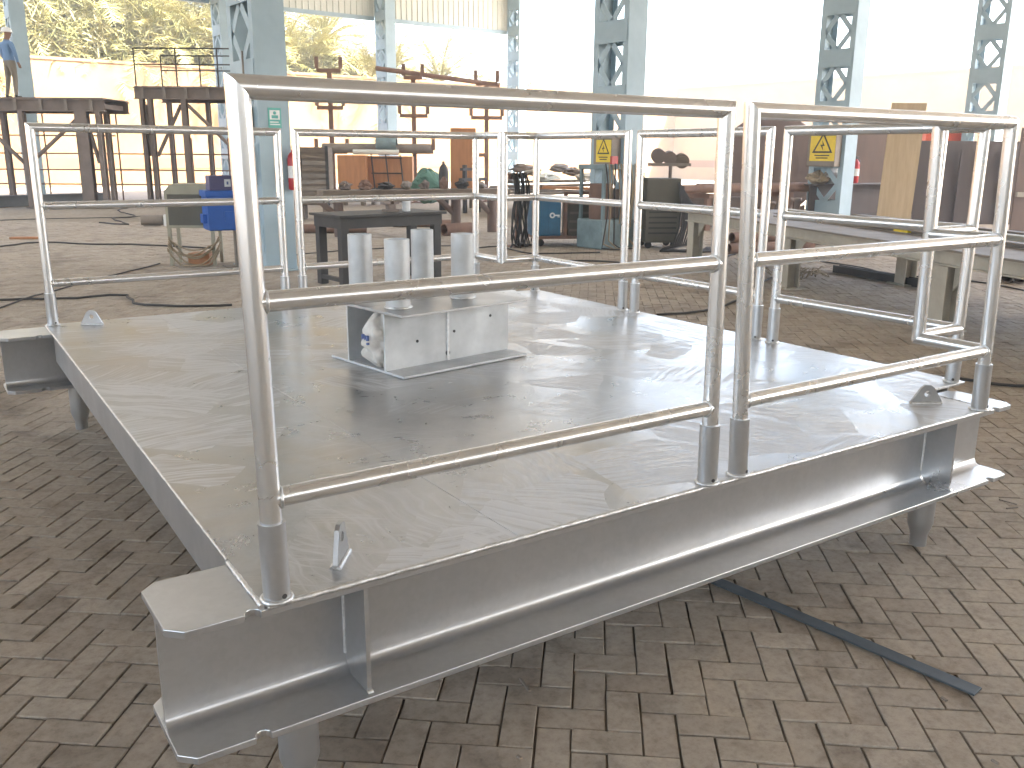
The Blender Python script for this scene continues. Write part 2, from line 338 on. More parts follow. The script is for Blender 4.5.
M['dryfrond'] = mat('dry_palm_frond', (0.34, 0.25, 0.13), (0.26, 0.19, 0.10), scale=1.2, rough=0.8)
M['bush'] = mat('sunlit_foliage', (0.16, 0.165, 0.05), (0.22, 0.185, 0.08), scale=1.1, rough=0.6)
M['skin'] = flat('skin', (0.24, 0.13, 0.08))
M['shirt'] = mat('blue_cotton', (0.14, 0.24, 0.38), (0.10, 0.18, 0.30), scale=7, rough=0.9)
M['trousers'] = mat('khaki_trousers', (0.21, 0.18, 0.14), (0.16, 0.14, 0.11), scale=7, rough=0.9)
M['flatbar'] = mat('painted_flat_bar', (0.075, 0.090, 0.100), (0.055, 0.066, 0.074), scale=6, rough=0.5, metal=0.2, bump=0.001)

_m, _t, _P, _L = base_mat('added_translucent_sheet')  # unseen roof light, added to brighten the far floor
_tr = N(_t, 'ShaderNodeBsdfTranslucent'); _tr.inputs[0].default_value = (.085, .085, .08, 1)
_L.new(_tr.outputs[0], _t.nodes['Material Output'].inputs['Surface']); M['added_skylight'] = _m

# ================================================================== the setting
m = MB(); m.add([(-158, -148, -0.016), (168, -148, -0.016), (168, 178, -0.016), (-158, 178, -0.016)], [(0, 1, 2, 3)])
ground = kind(m.build('ground', M['ground']), 'structure')
def bed_pt(w_, r_):
    f = Vector((FW.x, FW.y, 0)).normalized(); s_ = Vector((RT.x, RT.y, 0)).normalized(); p = CAM + f * w_ + s_ * r_; return (p.x, p.y, -0.0085)
MB().add([bed_pt(.5, -2.0), bed_pt(.5, 2.0), bed_pt(20.9, 17.8), bed_pt(20.9, -17.8)], [(0, 1, 2, 3)]).build('paving_bed', M['bed'], ground)

# herringbone block paving: 0.2 x 0.1 m blocks
PA = rad(51.0); PL = 0.1005
pu = Vector((math.cos(PA), math.sin(PA), 0)); pv = Vector((-math.sin(PA), math.cos(PA), 0))
PO = Vector((0.931, 0.091, 0))
GAP = 0.0062
def paver_verts(L, W, dz=0.0, tx=0.0, ty=0.0):
    ch = 0.0018; vs = []
    for ins, z in ((0.0, -0.03), (0.0, -ch), (ch, 0.0)):
        for sx, sy in ((-1, -1), (1, -1), (1, 1), (-1, 1)):
            x, y = sx * (L / 2 - ins), sy * (W / 2 - ins)
            vs.append((x, y, z + dz + tx * x + ty * y))
    fs = [(8, 9, 10, 11)]
    for k in (0, 1):
        for i in range(4):
            j = (i + 1) % 4; fs.append((k*4+i, k*4+j, k*4+4+j, k*4+4+i))
    return vs, fs
def project(p):
    q = p - CAM; z = q.dot(FW)
    if z < 0.3: return None
    return 512 + F_PX * q.dot(RT) / z, 384 - F_PX * q.dot(UP) / z, z
def pip(x, y, poly):
    c = False; n = len(poly)
    for i in range(n):
        x1, y1 = poly[i]; x2, y2 = poly[i-1]
        if (y1 > y) != (y2 > y) and x < (x2-x1)*(y-y1)/(y2-y1)+x1: c = not c
    return c
SKID_OUT = [project(Vector(p))[:2] for p in ((-0.24, 0.0, 0.3), (-0.24, 0.02, 0.6), (-0.2, 3.93, 0.6), (3.0, 3.93, 0.61), (3.29, 3.5, 0.61), (3.29, 0.28, 0.61), (3.13, 0, 0.6), (3.13, 0, 0.3))]
blocks = []
RNG = 200
for i in range(-RNG, RNG):
    for j in range(-110, 110):
        bx, by = i + 2 * j, i - 2 * j
        if abs(bx) > 300 or abs(by) > 300: continue
        for k in (0, 1):
            cx, cy = (bx + 1, by + 0.5) if k == 0 else (bx + 0.5, by + 2)
            p = PO + pu * (cx * PL) + pv * (cy * PL)
            q = p - CAM; w_ = q.dot(Vector((FW.x, FW.y, 0)).normalized()); r_ = q.dot(RT)
            if w_ < 0.4 or w_ > 21.0 or abs(r_) > 1.6 + w_ * 0.78: continue
            pr = project(p); vis = pr is not None and -10 < pr[0] < 1034 and pr[1] < 775 and not pip(pr[0], pr[1], SKID_OUT)
            blocks.append((pr[2] if vis else 1e6 + w_, p, k))
blocks.sort(key=lambda b: b[0])
rg = random.Random(3)
pm = []
for k in range(4):
    vs, fs = paver_verts(2 * PL - GAP, PL - GAP, 0, rg.uniform(-.012, .012), rg.uniform(-.02, .02))
    pm.append(MB().add(vs, fs).mesh('paver')); pm[-1].materials.append(M['paver'])
fv, ff, fa = [], [], []
for n_, (dist, p, k) in enumerate(blocks):
    ang = PA + (math.pi / 2 if k else 0)
    if n_ < 300:
        o = bpy.data.objects.new('paver', pm[rg.randrange(4)]); C.objects.link(o); o.parent = ground
        o.location = p + Vector((rg.uniform(-.0012, .0012), rg.uniform(-.0012, .0012), rg.uniform(-.0038, .0018))); o.rotation_euler = (0, 0, ang + rg.uniform(-.012, .012) + rg.choice((0, math.pi)))
        continue
    vs, fs = paver_verts(2 * PL - GAP, PL - GAP, rg.uniform(-.0038, .0018), rg.uniform(-.012, .012), rg.uniform(-.02, .02))
    ca, sa = math.cos(ang + rg.uniform(-.012, .012)), math.sin(ang); o = len(fv); val = rg.random()
    for x, y, z in vs: fv.append((p.x + x * ca - y * sa, p.y + x * sa + y * ca, z))
    ff += [tuple(a + o for a in f) for f in fs]; fa += [val] * len(vs)
me = bpy.data.meshes.new('paving'); me.from_pydata(fv, [], ff); me.update()
at = me.attributes.new('piece', 'FLOAT', 'POINT'); at.data.foreach_set('value', fa)
me.materials.append(M['paver'])
o = bpy.data.objects.new('paving', me); C.objects.link(o); o.parent = ground; kind(o, 'stuff')

# ------------------------------------------------------------------ the shed: roof, columns, cladding
COL0 = Vector((3.7325, 10.746, 0)); BAY = 6.684; SPAN = 21.584; PH = 0.12885
def shed(a, b, z=0.0): return COL0 + E1 * (a * BAY) + E2 * (b * SPAN) + Vector((0, 0, z))
roof = None
for b0, b1 in ((-2, -1), (-1, 0), (0, 1)):  # rearmost span is unseen, added to cut light from behind
    for (ba, za), (bb, zb) in (((b0 - (0.04 if b0 < -1 else 0), 9.0), ((b0 + b1) / 2, 11.0)), (((b0 + b1) / 2, 11.0), (b1 + (0.04 if b1 > 0 else 0), 9.0))):
        for k in range(16):                                   # sheets, every other one on the outer aisle translucent, added to brighten its floor
            a0 = -4.6 + k * 8.05 / 16; a1 = a0 + 8.05 / 16
            A, B, C_, D_ = shed(a0, ba, za), shed(a1, ba, za), shed(a1, bb, zb), shed(a0, bb, zb)
            up = Vector((0, 0, 0.05))
            fill_strip = b0 == 0 and k % 2 == 0
            if fill_strip: o = MB().add([A, B, C_, D_], [(0, 1, 2, 3)]).build('added_light_sheet', M['added_skylight'], roof)
            else: o = MB().add([A, B, C_, D_, A + up, B + up, C_ + up, D_ + up], [(0, 1, 2, 3), (4, 5, 6, 7), (0, 1, 5, 4), (2, 3, 7, 6), (1, 2, 6, 5), (3, 0, 4, 7)]).build('roof' if roof is None else 'roof_sheet', M['roofsheet'], roof)
            if roof is None: roof = kind(o, 'structure')
A, B = shed(-4.6, -2), shed(3.45, -2); up = Vector((0, 0, 7)); bk = E2 * .1
kind(MB().add([A, B, B + up, A + up, A - bk, B - bk, B + up - bk, A + up - bk], [(0, 1, 2, 3), (4, 5, 6, 7), (0, 1, 5, 4), (2, 3, 7, 6), (1, 2, 6, 5), (3, 0, 4, 7)]).build('wall', M['sheet']), 'structure')  # unseen back wall, added to hold back light from behind

# ================================================================== the galvanised skid
SK = thing('galvanised_skid', 'large galvanised steel skid platform with swirl-ground deck on stub legs, bare along one side', 'platform', (0, 0, DK))
# deck outline, cut out at two corners; plates meet at seams
LX = lambda y: -0.035 + 0.075 * (y + 0.015) / 3.94
XR0, XR1 = 2.945, 3.288
plates = [
    [(LX(-.015), -.015), (.6492, -.015), (.6492, 3.935), (LX(3.935), 3.935)],
    [(.6508, -.015), (XR0, -.015), (XR0, .262), (XR0 + .02, .282), (XR1 - .006, .282), (XR1, .288), (XR1, 3.60), (2.99, 3.60), (2.99, 3.935), (.6508, 3.935)],
]
for pl in plates:
    MB().prism(pl, lambda a, b: (a, b, -0.010), lambda a, b: (a, b, 0.0)).build('deck_plate', M['deck'], SK, bevel=0.0015)

def edge_beam(y0, y1, xa, xb, stiff_x, notch_x):
    """wide-flange beam along x between y0 and y1"""
    ym = (y0 + y1) / 2; Y0 = y0
    def outline(flip):
        c = 0.035; y0 = Y0 - (.018 if flip and Y0 < 1 else 0)
        pts = [(xa + c, y0), (notch_x[0] - .02, y0)]
        for k in range(7):                                   # small rat hole in the flange edge beside the deck corner
            t = math.pi * (1 - k / 6); pts.append((notch_x[0] + .018 * math.cos(t), y0 + .02 * math.sin(t)))
        for k in range(7):
            t = math.pi * (1 - k / 6); pts.append((notch_x[1] + .018 * math.cos(t), y0 + .02 * math.sin(t)))
        pts += [(xb - c * .8, y0), (xb, y0 + c), (xb, y1 - c), (xb - c, y1), (xa + c, y1), (xa, y1 - c), (xa, y0 + c)]
        return pts
    b = MB().prism(outline(0), lambda a, c: (a, c, -.029), lambda a, c: (a, c, -.0105)).build('top_flange', M['beam'], SK, bevel=0.003)
    MB().prism(outline(1), lambda a, c: (a, c, -.326), lambda a, c: (a, c, -.308)).build('bottom_flange', M['beam'], b, bevel=0.0025)
    wb = MB(); n = 5; R_ = 0.030; t = 0.006
    prof = []
    for k in range(n + 1):
        q = math.pi / 2 * k / n; prof.append((-t - R_ + R_ * math.sin(q), -.308 + R_ - R_ * math.cos(q)))
    for k in range(n + 1):
        q = math.pi / 2 * k / n; prof.append((-t - R_ + R_ * math.cos(q), -.029 - R_ + R_ * math.sin(q)))
    full = prof + [(-a, z) for a, z in prof[::-1]]
    vs = [(xa + .004, ym + a, z) for a, z in full] + [(xb - .004 - (.03 if False else 0), ym + a, z) for a, z in full]; k_ = len(full)
    wb.add(vs, [(i, (i+1) % k_, k_ + (i+1) % k_, k_ + i) for i in range(k_) if i not in (len(prof) - 1, k_ - 1)], True)
    wb.add(vs, [tuple(range(k_)), tuple(range(2*k_-1, k_-1, -1))])
    wb.build('web', M['beam'], b)
    for sx in stiff_x:
        for sgn in (-1, 1):
            e0, e1 = (ym - .006, y0 + .006) if sgn < 0 else (ym + .006, y1 - .006)
            d_ = 0.022 * sgn
            poly = [(e0, -.308 + .028), (e0 + d_ * 1.3, -.3085), (e1, -.3085), (e1, -.0285), (e0 + d_ * 1.3, -.0285), (e0, -.058)]
            st = MB().prism(poly, lambda a, c, sx=sx: (sx - .006, a, c), lambda a, c, sx=sx: (sx + .006, a, c)).build('stiffener_plate', M['beam'], b, bevel=0.001)
            if sgn < 0:
                MB().tube([(sx - .007, e0 - .001, z) for z in (-.26, -.22, -.18, -.14, -.1, -.06)], .005, 6).build('weld', M['weld'], b)
                MB().tube([(sx - .007, e1 - .003, -.3075), (sx + .007, e1 - .003, -.3075)], .007, 6).build('weld', M['weld'], b)
    return b
NB = edge_beam(-0.017, 0.258, -0.245, 3.135, (0.212, 2.735), (-0.062, 3.0))
FB = edge_beam(3.655, 3.93, -0.215, 3.165, (0.25, 2.72), (-0.03, 3.03))

# weld along the near edge of the deck, and at the deck's left edge over the flange
rw = random.Random(5)
def weld_line(p0, p1, r, parent, step=0.012):
    p0, p1 = Vector(p0), Vector(p1); n = max(2, int((p1 - p0).length / step)); pts = []; rr = []
    for k in range(n + 1):
        pts.append(p0.lerp(p1, k / n) + Vector((0, 0, rw.uniform(-.0008, .0008)))); rr.append(r * rw.uniform(.82, 1.18))
    return MB().tube(pts, rr, 7).build('weld', M['weld'], parent)
weld_line((-0.03, -0.0165, -0.006), (XR0, -0.0165, -0.006), 0.0075, SK)
weld_line((-0.039, -0.012, -0.004), (-0.035, 0.254, -0.004), 0.0065, SK, 0.008)
weld_line((XR0 + .003, -0.012, -0.004), (XR0 + .003, 0.25, -0.004), 0.0065, SK, 0.008)
weld_line((LX(.27) - .001, .27, -.0055), (LX(3.65) - .001, 3.65, -.0055), .0045, SK, .02)  # thin bead added to imitate the bright highlight along this edge
weld_line((0.034, 3.66, -0.004), (0.039, 3.93, -0.004), 0.0065, SK, 0.008)

# side channels below the deck's left edge, right edge beam, joists
for nm, xa_, xb_, ya_, yb_ in (('side_channel', LX(0.26), LX(3.66), 0.262, 3.651),):
    d_ = 0.165; t = 0.008
    vs = []
    for xx, yy in ((xa_, ya_), (xb_, yb_)):
        for a, z in ((0, -.0105), (0, -d_), (.06, -d_), (.06, -d_ + t), (t, -d_ + t), (t, -.0105 - t), (.06, -.0105 - t), (.06, -.0105)):
            vs.append((xx + .004 + a, yy, z))
    MB().add(vs, [(i, (i+1) % 8, 8 + (i+1) % 8, 8 + i) for i in range(8)] + [(0, 1, 2, 3, 4, 5, 6, 7), (15, 14, 13, 12, 11, 10, 9, 8)]).build('side_channel', M['zinctop'], SK, bevel=0.001)
def joist(p0, p1, w_=0.12, h=0.20, along='y', parent=SK):
    j = MB()
    if along == 'y':
        x, ya, yb = p0[0], p0[1], p1[1]
        j.box(x - w_/2, x + w_/2, ya, yb, -.0105 - .01, -.0105); j.box(x - w_/2, x + w_/2, ya, yb, -.0105 - h, -.0005 - h); j.box(x - .004, x + .004, ya, yb, -.0005 - h, -.0205)
    else:
        y, xa, xb = p0[1], p0[0], p1[0]
        j.box(xa, xb, y - w_/2, y + w_/2, -.0205, -.0105); j.box(xa, xb, y - w_/2, y + w_/2, -.0105 - h, -.0005 - h); j.box(xa, xb, y - .004, y + .004, -.0005 - h, -.0205)
    return j.build('joist', M['beam'], parent)
joist((.65, .27), (.65, 3.645)); joist((1.9, .27), (1.9, 3.645)); joist((3.20, .31), (3.20, 3.57), .15, .22)
for xa, xb in ((.05, .585), (.715, 1.835), (1.965, 3.12)): joist((xa, 1.97), (xb, 1.97), along='x')
# stub legs
def stub_leg(x, y):
    MB().lathe([(.051, -.3265), (.051, -.505), (.050, -.512), (.036, -.556), (.034, -.560), (.034, -DK), ], (x, y, 0), 28).build('leg', M['zinctop'], SK)
for x, y in ((0.072, .12), (2.80, .13), (0.15, 3.80), (2.82, 3.79)): stub_leg(x, y)
# lifting lugs
def lug(x, y, ang, h=.105, w_=.085):
    ca, sa = math.cos(ang), math.sin(ang); poly = [(-w_, 0), (w_, 0), (w_, .012), (.026, h - .010), (.012, h), (-.012, h), (-.026, h - .010), (-w_, .012)]
    hole = []
    m_ = MB(); t = .006; n = 24; zc = h - .036
    # plate with a round eye: outer ring bridged to the hole
    outer = []
    angs = sorted([2 * math.pi * k / (n - 8) for k in range(n - 8)] + [math.atan2(b_ - zc, a_) % (2 * math.pi) + 1e-4 for a_, b_ in poly])
    for q in angs:
        dx, dz = math.cos(q), math.sin(q); best = 9
        for i in range(len(poly)):
            (x1, z1), (x2, z2) = poly[i], poly[(i+1) % len(poly)]
            ex, ez = x2 - x1, z2 - z1; den = dx * ez - dz * ex
            if abs(den) < 1e-9: continue
            tt = ((x1) * ez - (z1 - zc) * ex) / den; uu = ((x1) * dz - (z1 - zc) * dx) / den
            if tt > 0 and -1e-6 <= uu <= 1 + 1e-6: best = min(best, tt)
        outer.append((dx * best, zc + dz * best))
    inner = [(.013 * math.cos(q), zc + .013 * math.sin(q)) for q in angs]
    vs = []
    for s_ in (-t, t):
        for a, z in outer + inner: vs.append((x + a * ca - s_ * sa, y + a * sa + s_ * ca, z))
    N2 = 2 * n
    for k in range(n):
        j = (k + 1) % n
        m_.add(vs, [(k, j, n + j, n + k), (N2 + k, N2 + n + k, N2 + n + j, N2 + j), (k, N2 + k, N2 + j, j), (n + k, n + j, N2 + n + j, N2 + n + k)])
    l = m_.build('lifting_lug', M['zinctop'], SK)
    for s_ in (-1, 1):
        p0 = Vector((x - w_ * ca - s_ * .009 * sa, y - w_ * sa + s_ * .009 * ca, .003)); p1 = Vector((x + w_ * ca - s_ * .009 * sa, y + w_ * sa + s_ * .009 * ca, .003))
        weld_line(p0, p1, .006, l, .01)
lug(0.20, 0.105, rad(52), h=.10, w_=.055); lug(0.265, 3.79, rad(-30), h=.085, w_=.06); lug(2.79, 0.165, rad(-32), h=.078, w_=.062); lug(2.80, 3.72, rad(45), h=.085, w_=.06)

# ------------------------------------------------------------------ guard rail sockets and panels
TR = 0.0242; ZT, ZM, ZL = 1.1, 0.675, 0.2405
def socket(x, y, tilt=0.0, h=0.187):
    n = 24; s_ = MB(); vs = []
    for z, r_ in ((0, .0305), (h, .0305), (h, .0248), (h - .02, .0248)):
        for k in range(n):
            q = 2*math.pi*k/n; vs.append((x + tilt * z + r_*math.cos(q), y + r_*math.sin(q), z))
    for L_ in range(3): s_.add(vs, [(L_*n+k, L_*n+(k+1) % n, (L_+1)*n+(k+1) % n, (L_+1)*n+k) for k in range(n)], L_ != 1)
    so_ = s_.build('post_socket', M['beam'], SK)
    pts = [(x + .0325*math.cos(2*math.pi*k/20), y + .0325*math.sin(2*math.pi*k/20), .003) for k in range(21)]
    MB().tube(pts, [.006 * rw.uniform(.8, 1.25) for _ in pts], 6).build('weld', M['weld'], so_)
    a = random.Random(int(x * 100 + y * 10)).uniform(3.6, 5.2)
    MB().cyl((x + .029*math.cos(a), y + .029*math.sin(a), .016), (x + .0315*math.cos(a), y + .0315*math.sin(a), .016), .006, n=10).build('drain_hole', M['black'], so_)
def rail_panel(label, P0, P1, tilt=0.0, ret=None):
    """ret: (end 0/1, (dx,dy)) - closed return turned inward at one end"""
    p0, p1 = Vector((P0[0], P0[1], 0)), Vector((P1[0], P1[1], 0)); d = (p1 - p0).normalized()
    g = thing('guardrail_panel', label, 'guardrail', (0, 0, DK), 0, 'galvanised guardrail panels round the platform edge')
    def at(p, z): return Vector((p.x + tilt * z, p.y, z))
    Z = Vector((0, 0, 1))
    for p, s_, e in ((p0, 1, 0), (p1, -1, 1)):
        mit = (d * s_ - Z).normalized() if not (ret and ret[0] == e) else None
        top = at(p, ZT) if mit is not None else at(p, ZT)
        MB().cyl(at(p, 0.012), top, TR, n=24, m1=(d * s_ + Z * 1.0).normalized() if mit is not None else None).build('post', M['tube'], g)
        socket(p.x, p.y, tilt)
    for nm, z in (('top_rail', ZT), ('middle_rail', ZM), ('bottom_rail', ZL)):
        top = z == ZT
        r_ = MB()
        m0 = (d + Z).normalized() if top and not (ret and ret[0] == 0) else None
        m1 = (-d + Z).normalized() if top and not (ret and ret[0] == 1) else None
        r_.cyl(at(p0, z), at(p1, z), TR if top else TR * .93, n=24, m0=m0, m1=m1)
        o = r_.build(nm, M['tube'], g)
        if not top:
            for p, s_ in ((p0, 1), (p1, -1)):
                c = at(p, z) + d * s_ * (TR + .001); a = d.cross(Z)
                pts = [c + (a * math.cos(2*math.pi*k/16) + Z * math.sin(2*math.pi*k/16)) * TR * .96 + d * s_ * (-.004 * abs(math.cos(2*math.pi*k/16))) for k in range(17)]
                MB().tube(pts, .0035, 6).build('weld', M['weld'], o)
    if ret:
        pe = p1 if ret[0] else p0; v = Vector((ret[1][0], ret[1][1], 0)); pr = pe + v; vd = v.normalized()
        MB().cyl(at(pr, ZL), at(pr, ZT), TR, n=24, m0=(-vd - Z).normalized(), m1=(-vd + Z).normalized()).build('end_post', M['tube'], g)
        for nm, z in (('top_rail', ZT), ('middle_rail', ZM), ('bottom_rail', ZL)):
            m1 = None
            if nm == 'top_rail': m1 = (-vd + Z).normalized()
            if nm == 'bottom_rail': m1 = (-vd - Z).normalized()
            MB().cyl(at(pe, z), at(pr, z), TR if nm != 'middle_rail' else TR * .93, n=24, m1=m1).build(nm, M['tube'], g)
        # rounded corner where the run turns
        MB().add(*uvball(at(pe, ZT), TR), True).build('corner_bend', M['tube'], g)
    return g
def uvball(c, r, n=16, m=9):
    vs = [c + Vector((0, 0, r))]
    for i in range(1, m):
        t = math.pi * i / m
        for k in range(n): vs.append(c + Vector((r*math.sin(t)*math.cos(2*math.pi*k/n), r*math.sin(t)*math.sin(2*math.pi*k/n), r*math.cos(t))))
    vs.append(c - Vector((0, 0, r))); fs = [(0, 1+k, 1+(k+1) % n) for k in range(n)]
    for i in range(m-2): fs += [(1+i*n+k, 1+(i+1)*n+k, 1+(i+1)*n+(k+1) % n, 1+i*n+(k+1) % n) for k in range(n)]
    L_ = len(vs)-1; fs += [(L_, 1+(m-2)*n+(k+1) % n, 1+(m-2)*n+k) for k in range(n)]
    return vs, fs
rail_panel('straight guardrail panel whose end post stands beside the small lug at the protruding beam end', (0, 0), (1.364, 0), -.0144)
rail_panel('guardrail panel over the stiffened beam with a short inward return beside the cut-out corner', (1.501, 0), (2.8945, 0), -.045, (1, (0, .285)))
rail_panel('guardrail panel in front of the tan leaning plywood, returning inward at the cut-out corner', (3.2365, 1.339), (3.2365, .318), 0, (1, (-.31, 0)))
rail_panel('straight guardrail panel in front of the round rusty vessel ring', (3.2365, 2.4556), (3.2365, 1.455))
rail_panel('guardrail panel in front of the blue key cabinet, with a short inward return', (3.2365, 2.572), (3.2365, 3.5503), 0, (1, (-.275, 0)))
rail_panel('guardrail panel in front of the black work table, with a short inward return', (1.5895, 3.8992), (2.9426, 3.8992), 0, (1, (0, -.33)))
rail_panel('straight guardrail panel in front of the beige machine, its outer post above a white lug', (0.076, 3.8992), (1.4697, 3.8992))

# ------------------------------------------------------------------ stand of two short beams with four pipe stubs, on the deck
PS = thing('pipe_stub_stand', 'zinc stand of two short I-beams with four upright pipe stubs on the deck', 'pipe stand', (1.177, 1.655, DK), rad(8.5))
BL, BW, BH = 0.75, 0.300, 0.288
for k in range(2):
    y0 = k * (BW + .003); ym = y0 + BW / 2 + (-.005)
    b_ = MB().box(0, BL, y0, y0 + BW, 0.002, .014).build('bottom_flange', M['zinc'], PS, bevel=.002)
    MB().box(0, BL, y0, y0 + BW, BH - .012, BH).build('top_flange', M['zinctop'], b_, bevel=.002)
    MB().box(0, BL, ym - .005, ym + .005, .014, BH - .012).build('web', M['zinc'], b_)
    for xs in (0.36, BL - .006):
        poly = [(y0 + .02, .0145), (ym - .0055, .0145), (ym - .0055, BH - .0125), (y0 + .02, BH - .0125)] if k == 0 else [(ym + .0055, .0145), (y0 + BW - .02, .0145), (y0 + BW - .02, BH - .0125), (ym + .0055, BH - .0125)]
    MB().cyl((.36, ym - .006, .016), (.36, ym - .006, BH - .014), .008, n=8).build('weld', M['weld'], b_)
    for hx, hz_ in ((.18, .13), (.40, .15), (.36, .05), (.63, .2)):
        MB().cyl((hx, ym - .0052, hz_), (hx, ym - .008, hz_), .007 if hx != .36 else .013, n=10).build('hole', M['black'], b_)
def stub(px, py, h, r_=.0575):
    c = (px, py)
    ps = MB().pipe((px, py, BH), (px, py, BH + h), r_, .007, 32).build('pipe_stub', M['zinc'], PS)
    pts = [(px + (r_ + .002)*math.cos(2*math.pi*k/28), py + (r_ + .002)*math.sin(2*math.pi*k/28), BH + .003) for k in range(29)]
    MB().tube(pts, [.006 * rw.uniform(.8, 1.25) for _ in pts], 6).build('weld', M['weld'], ps)
for px_, py_, h_ in ((.131, .519, .312), (.119, .198, .312), (.526, .549, .312), (.538, .239, .312)): stub(px_, py_, h_)
def lump(name, mat_, dims, seed, amp=.25, n=18, m_=11, parent=None, zmin=None, jag=0.0):
    r_ = random.Random(seed); ph = [(r_.uniform(0, 6.28), r_.uniform(0, 6.28), r_.randint(1, 5), r_.randint(1, 4)) for _ in range(9)]
    vs, fs = uvball(Vector((0, 0, 0)), 1.0, n, m_); out = []
    for v in vs:
        th = math.atan2(v.y, v.x); q = 1 + sum(amp / (1 + i * .35) * .5 * math.sin(a * th + p1) * math.cos(b * 2 * v.z + p2) for i, (p1, p2, a, b) in enumerate(ph)) * math.sqrt(max(0, 1 - v.z * v.z) + .1)
        z = v.z * dims[2] * (1 + .06 * math.sin(7 * th + ph[0][0]))
        if zmin is not None: z = max(z, zmin)
        if jag: q *= r_.uniform(1 - jag, 1 + jag); z *= r_.uniform(1 - jag, 1 + jag)
        out.append((v.x * dims[0] * q, v.y * dims[1] * q, z))
    return MB().add(out, fs, not jag).build(name, mat_, parent)
SR = Matrix.Rotation(rad(8.5), 4, 'Z')
sk = thing('cloth_sack', 'crumpled white cloth sack with blue print stuffed between the two stand beams', 'sack', Vector((1.177, 1.655, DK)) + SR @ Vector((.045, .225, .146)), rad(8.5))
sc_ = lump('sackcloth', M['sack'], (.088, .078, .129), 4, .42, 44, 26, sk)
for v_ in sc_.data.vertices:
    c_ = v_.co; k_ = 1 + .05 * math.sin(60 * c_.z + 25 * c_.y) + .04 * math.sin(85 * c_.y - 40 * c_.z + 1.3); c_.x *= k_; c_.y = max(-.07, c_.y * k_)
pr_ = MB()
for k, (a, b) in enumerate(((-.022, .018), (-.004, .016), (.013, .02))):
    pr_.box(-.102, -.09, a - .005, a + .005, b - .012, b + .012); pr_.box(-.102, -.09, a - .006, a + .007, b - .03, b - .02)
pr_.build('print', M['ink'], sk)

# ------------------------------------------------------------------ shed columns
def make_column(label):
    t = thing('shed_column', label, 'column', (0, 0, 0), SA, 'battened steel columns of the shed')
    H = 9.0; hx, hy = .22, .44
    for s_ in (-1, 1):
        c = MB(); y0, y1 = sorted((s_ * hy, s_ * (hy - .012))); c.box(-hx, hx, y0, y1, .02, H)
        for sx in (-1, 1):
            ya, yb = sorted((s_ * (hy - .012), s_ * (hy - .13))); xa, xb = sorted((sx * hx, sx * (hx - .014))); c.box(xa, xb, ya, yb, .02, H)
        c.build('chord', M['blue'], t)
    MB().box(-.32, .32, -.56, .56, 0, .02).build('base_plate', M['blue'], t)
    z = .25; per = 1.075; bh = .37; k = 0
    for sx in (-1, 1):
        z = .25; k = 0
        while z + bh < H:
            xa, xb = sorted((sx * (hx + .001), sx * (hx + .011)))
            MB().box(xa, xb, -hy + .03, hy - .03, z, z + bh).build('batten_plate', M['blue'], t)
            z0, z1 = z + bh, z + per; L_ = hy - .13; g_ = MB()
            up = (k + (sx > 0)) % 2
            def bar(ya, za, yb, zb, w_=.055):
                dy, dz = yb - ya, zb - za; l = math.hypot(dy, dz); ny, nz = -dz / l * w_, dy / l * w_
                g_.prism([(ya - ny, za - nz), (yb - ny, zb - nz), (yb + ny, zb + nz), (ya + ny, za + nz)], lambda a, b: (sx * (hx - .016), a, b), lambda a, b: (sx * (hx - .026), a, b))
            zm = (z0 + z1) / 2
            for ends in () if sx > 0 else ((-L_ - .03, zm - .02, .02, z1 + .05), (-.02, z1 + .05, L_ + .03, zm - .02), (L_ + .03, zm + .02, -.02, z0 - .05), (.02, z0 - .05, -L_ - .03, zm + .02)):
                g_ = MB(); bar(*ends); g_.build('lacing_bar', M['blue'], t)
            z += per; k += 1
    return t
col = make_column('blue-grey battened column beside the beige machine, with a small green sign')
dup_labels = {(1, 0): 'blue-grey battened column carrying a yellow sign above hanging hoses', (2, 0): 'blue-grey battened column carrying a yellow sign behind the rusty I-beam', (3, 0): 'blue-grey battened column rising behind the dark rusted plates',
              (PH, 1): 'battened column far behind the standing worker', (1 + PH, 1): 'far battened column just behind the near column with the green sign', (2 + PH, 1): 'far battened column between two ribbed cladding strips', (3 + PH, 1): 'far battened column at the open end of the cladding'}
col.location = shed(0, 0)
COLS = {(0, 0): col}
for (a, b), lb in dup_labels.items(): COLS[(a, b)] = dup(col, shed(a, b), SA, lb)

# ribbed cladding high between the far columns
def cladding(a0, a1, label):
    t = thing('wall_cladding', label, 'cladding', shed(a0, 1, 6.75) + E2 * .47, SA, 'ribbed cladding strips')
    L_ = (a1 - a0) * BAY - .5; n = int(L_ / .25); s_ = MB(); vs = []; pts = []
    for k in range(n + 1):
        x = .25 + k * L_ / n
        for dx, dy in ((0, 0), (.02, -.035), (.06, -.035), (.08, 0)): pts.append((x + dx, dy))
    for x, y in pts: vs += [(x, y, 0.15), (x, y, 2.4)]
    s_.add(vs, [(2*i, 2*i+2, 2*i+3, 2*i+1) for i in range(len(pts) - 1)])
    s_.build('ribbed_sheet', M['sheet'], t); MB().box(.25, .25 + L_, -.06, .09, 0, .15).build('edge_girt', M['blue'], t)
cladding(PH, 1 + PH, 'ribbed pale cladding strip high behind the column with the green sign')
cladding(1 + PH, 2 + PH, 'ribbed pale cladding strip above the pipe rack with the single bracket')
cladding(2 + PH, 3 + PH, 'ribbed pale cladding strip high up, ending at the open end')

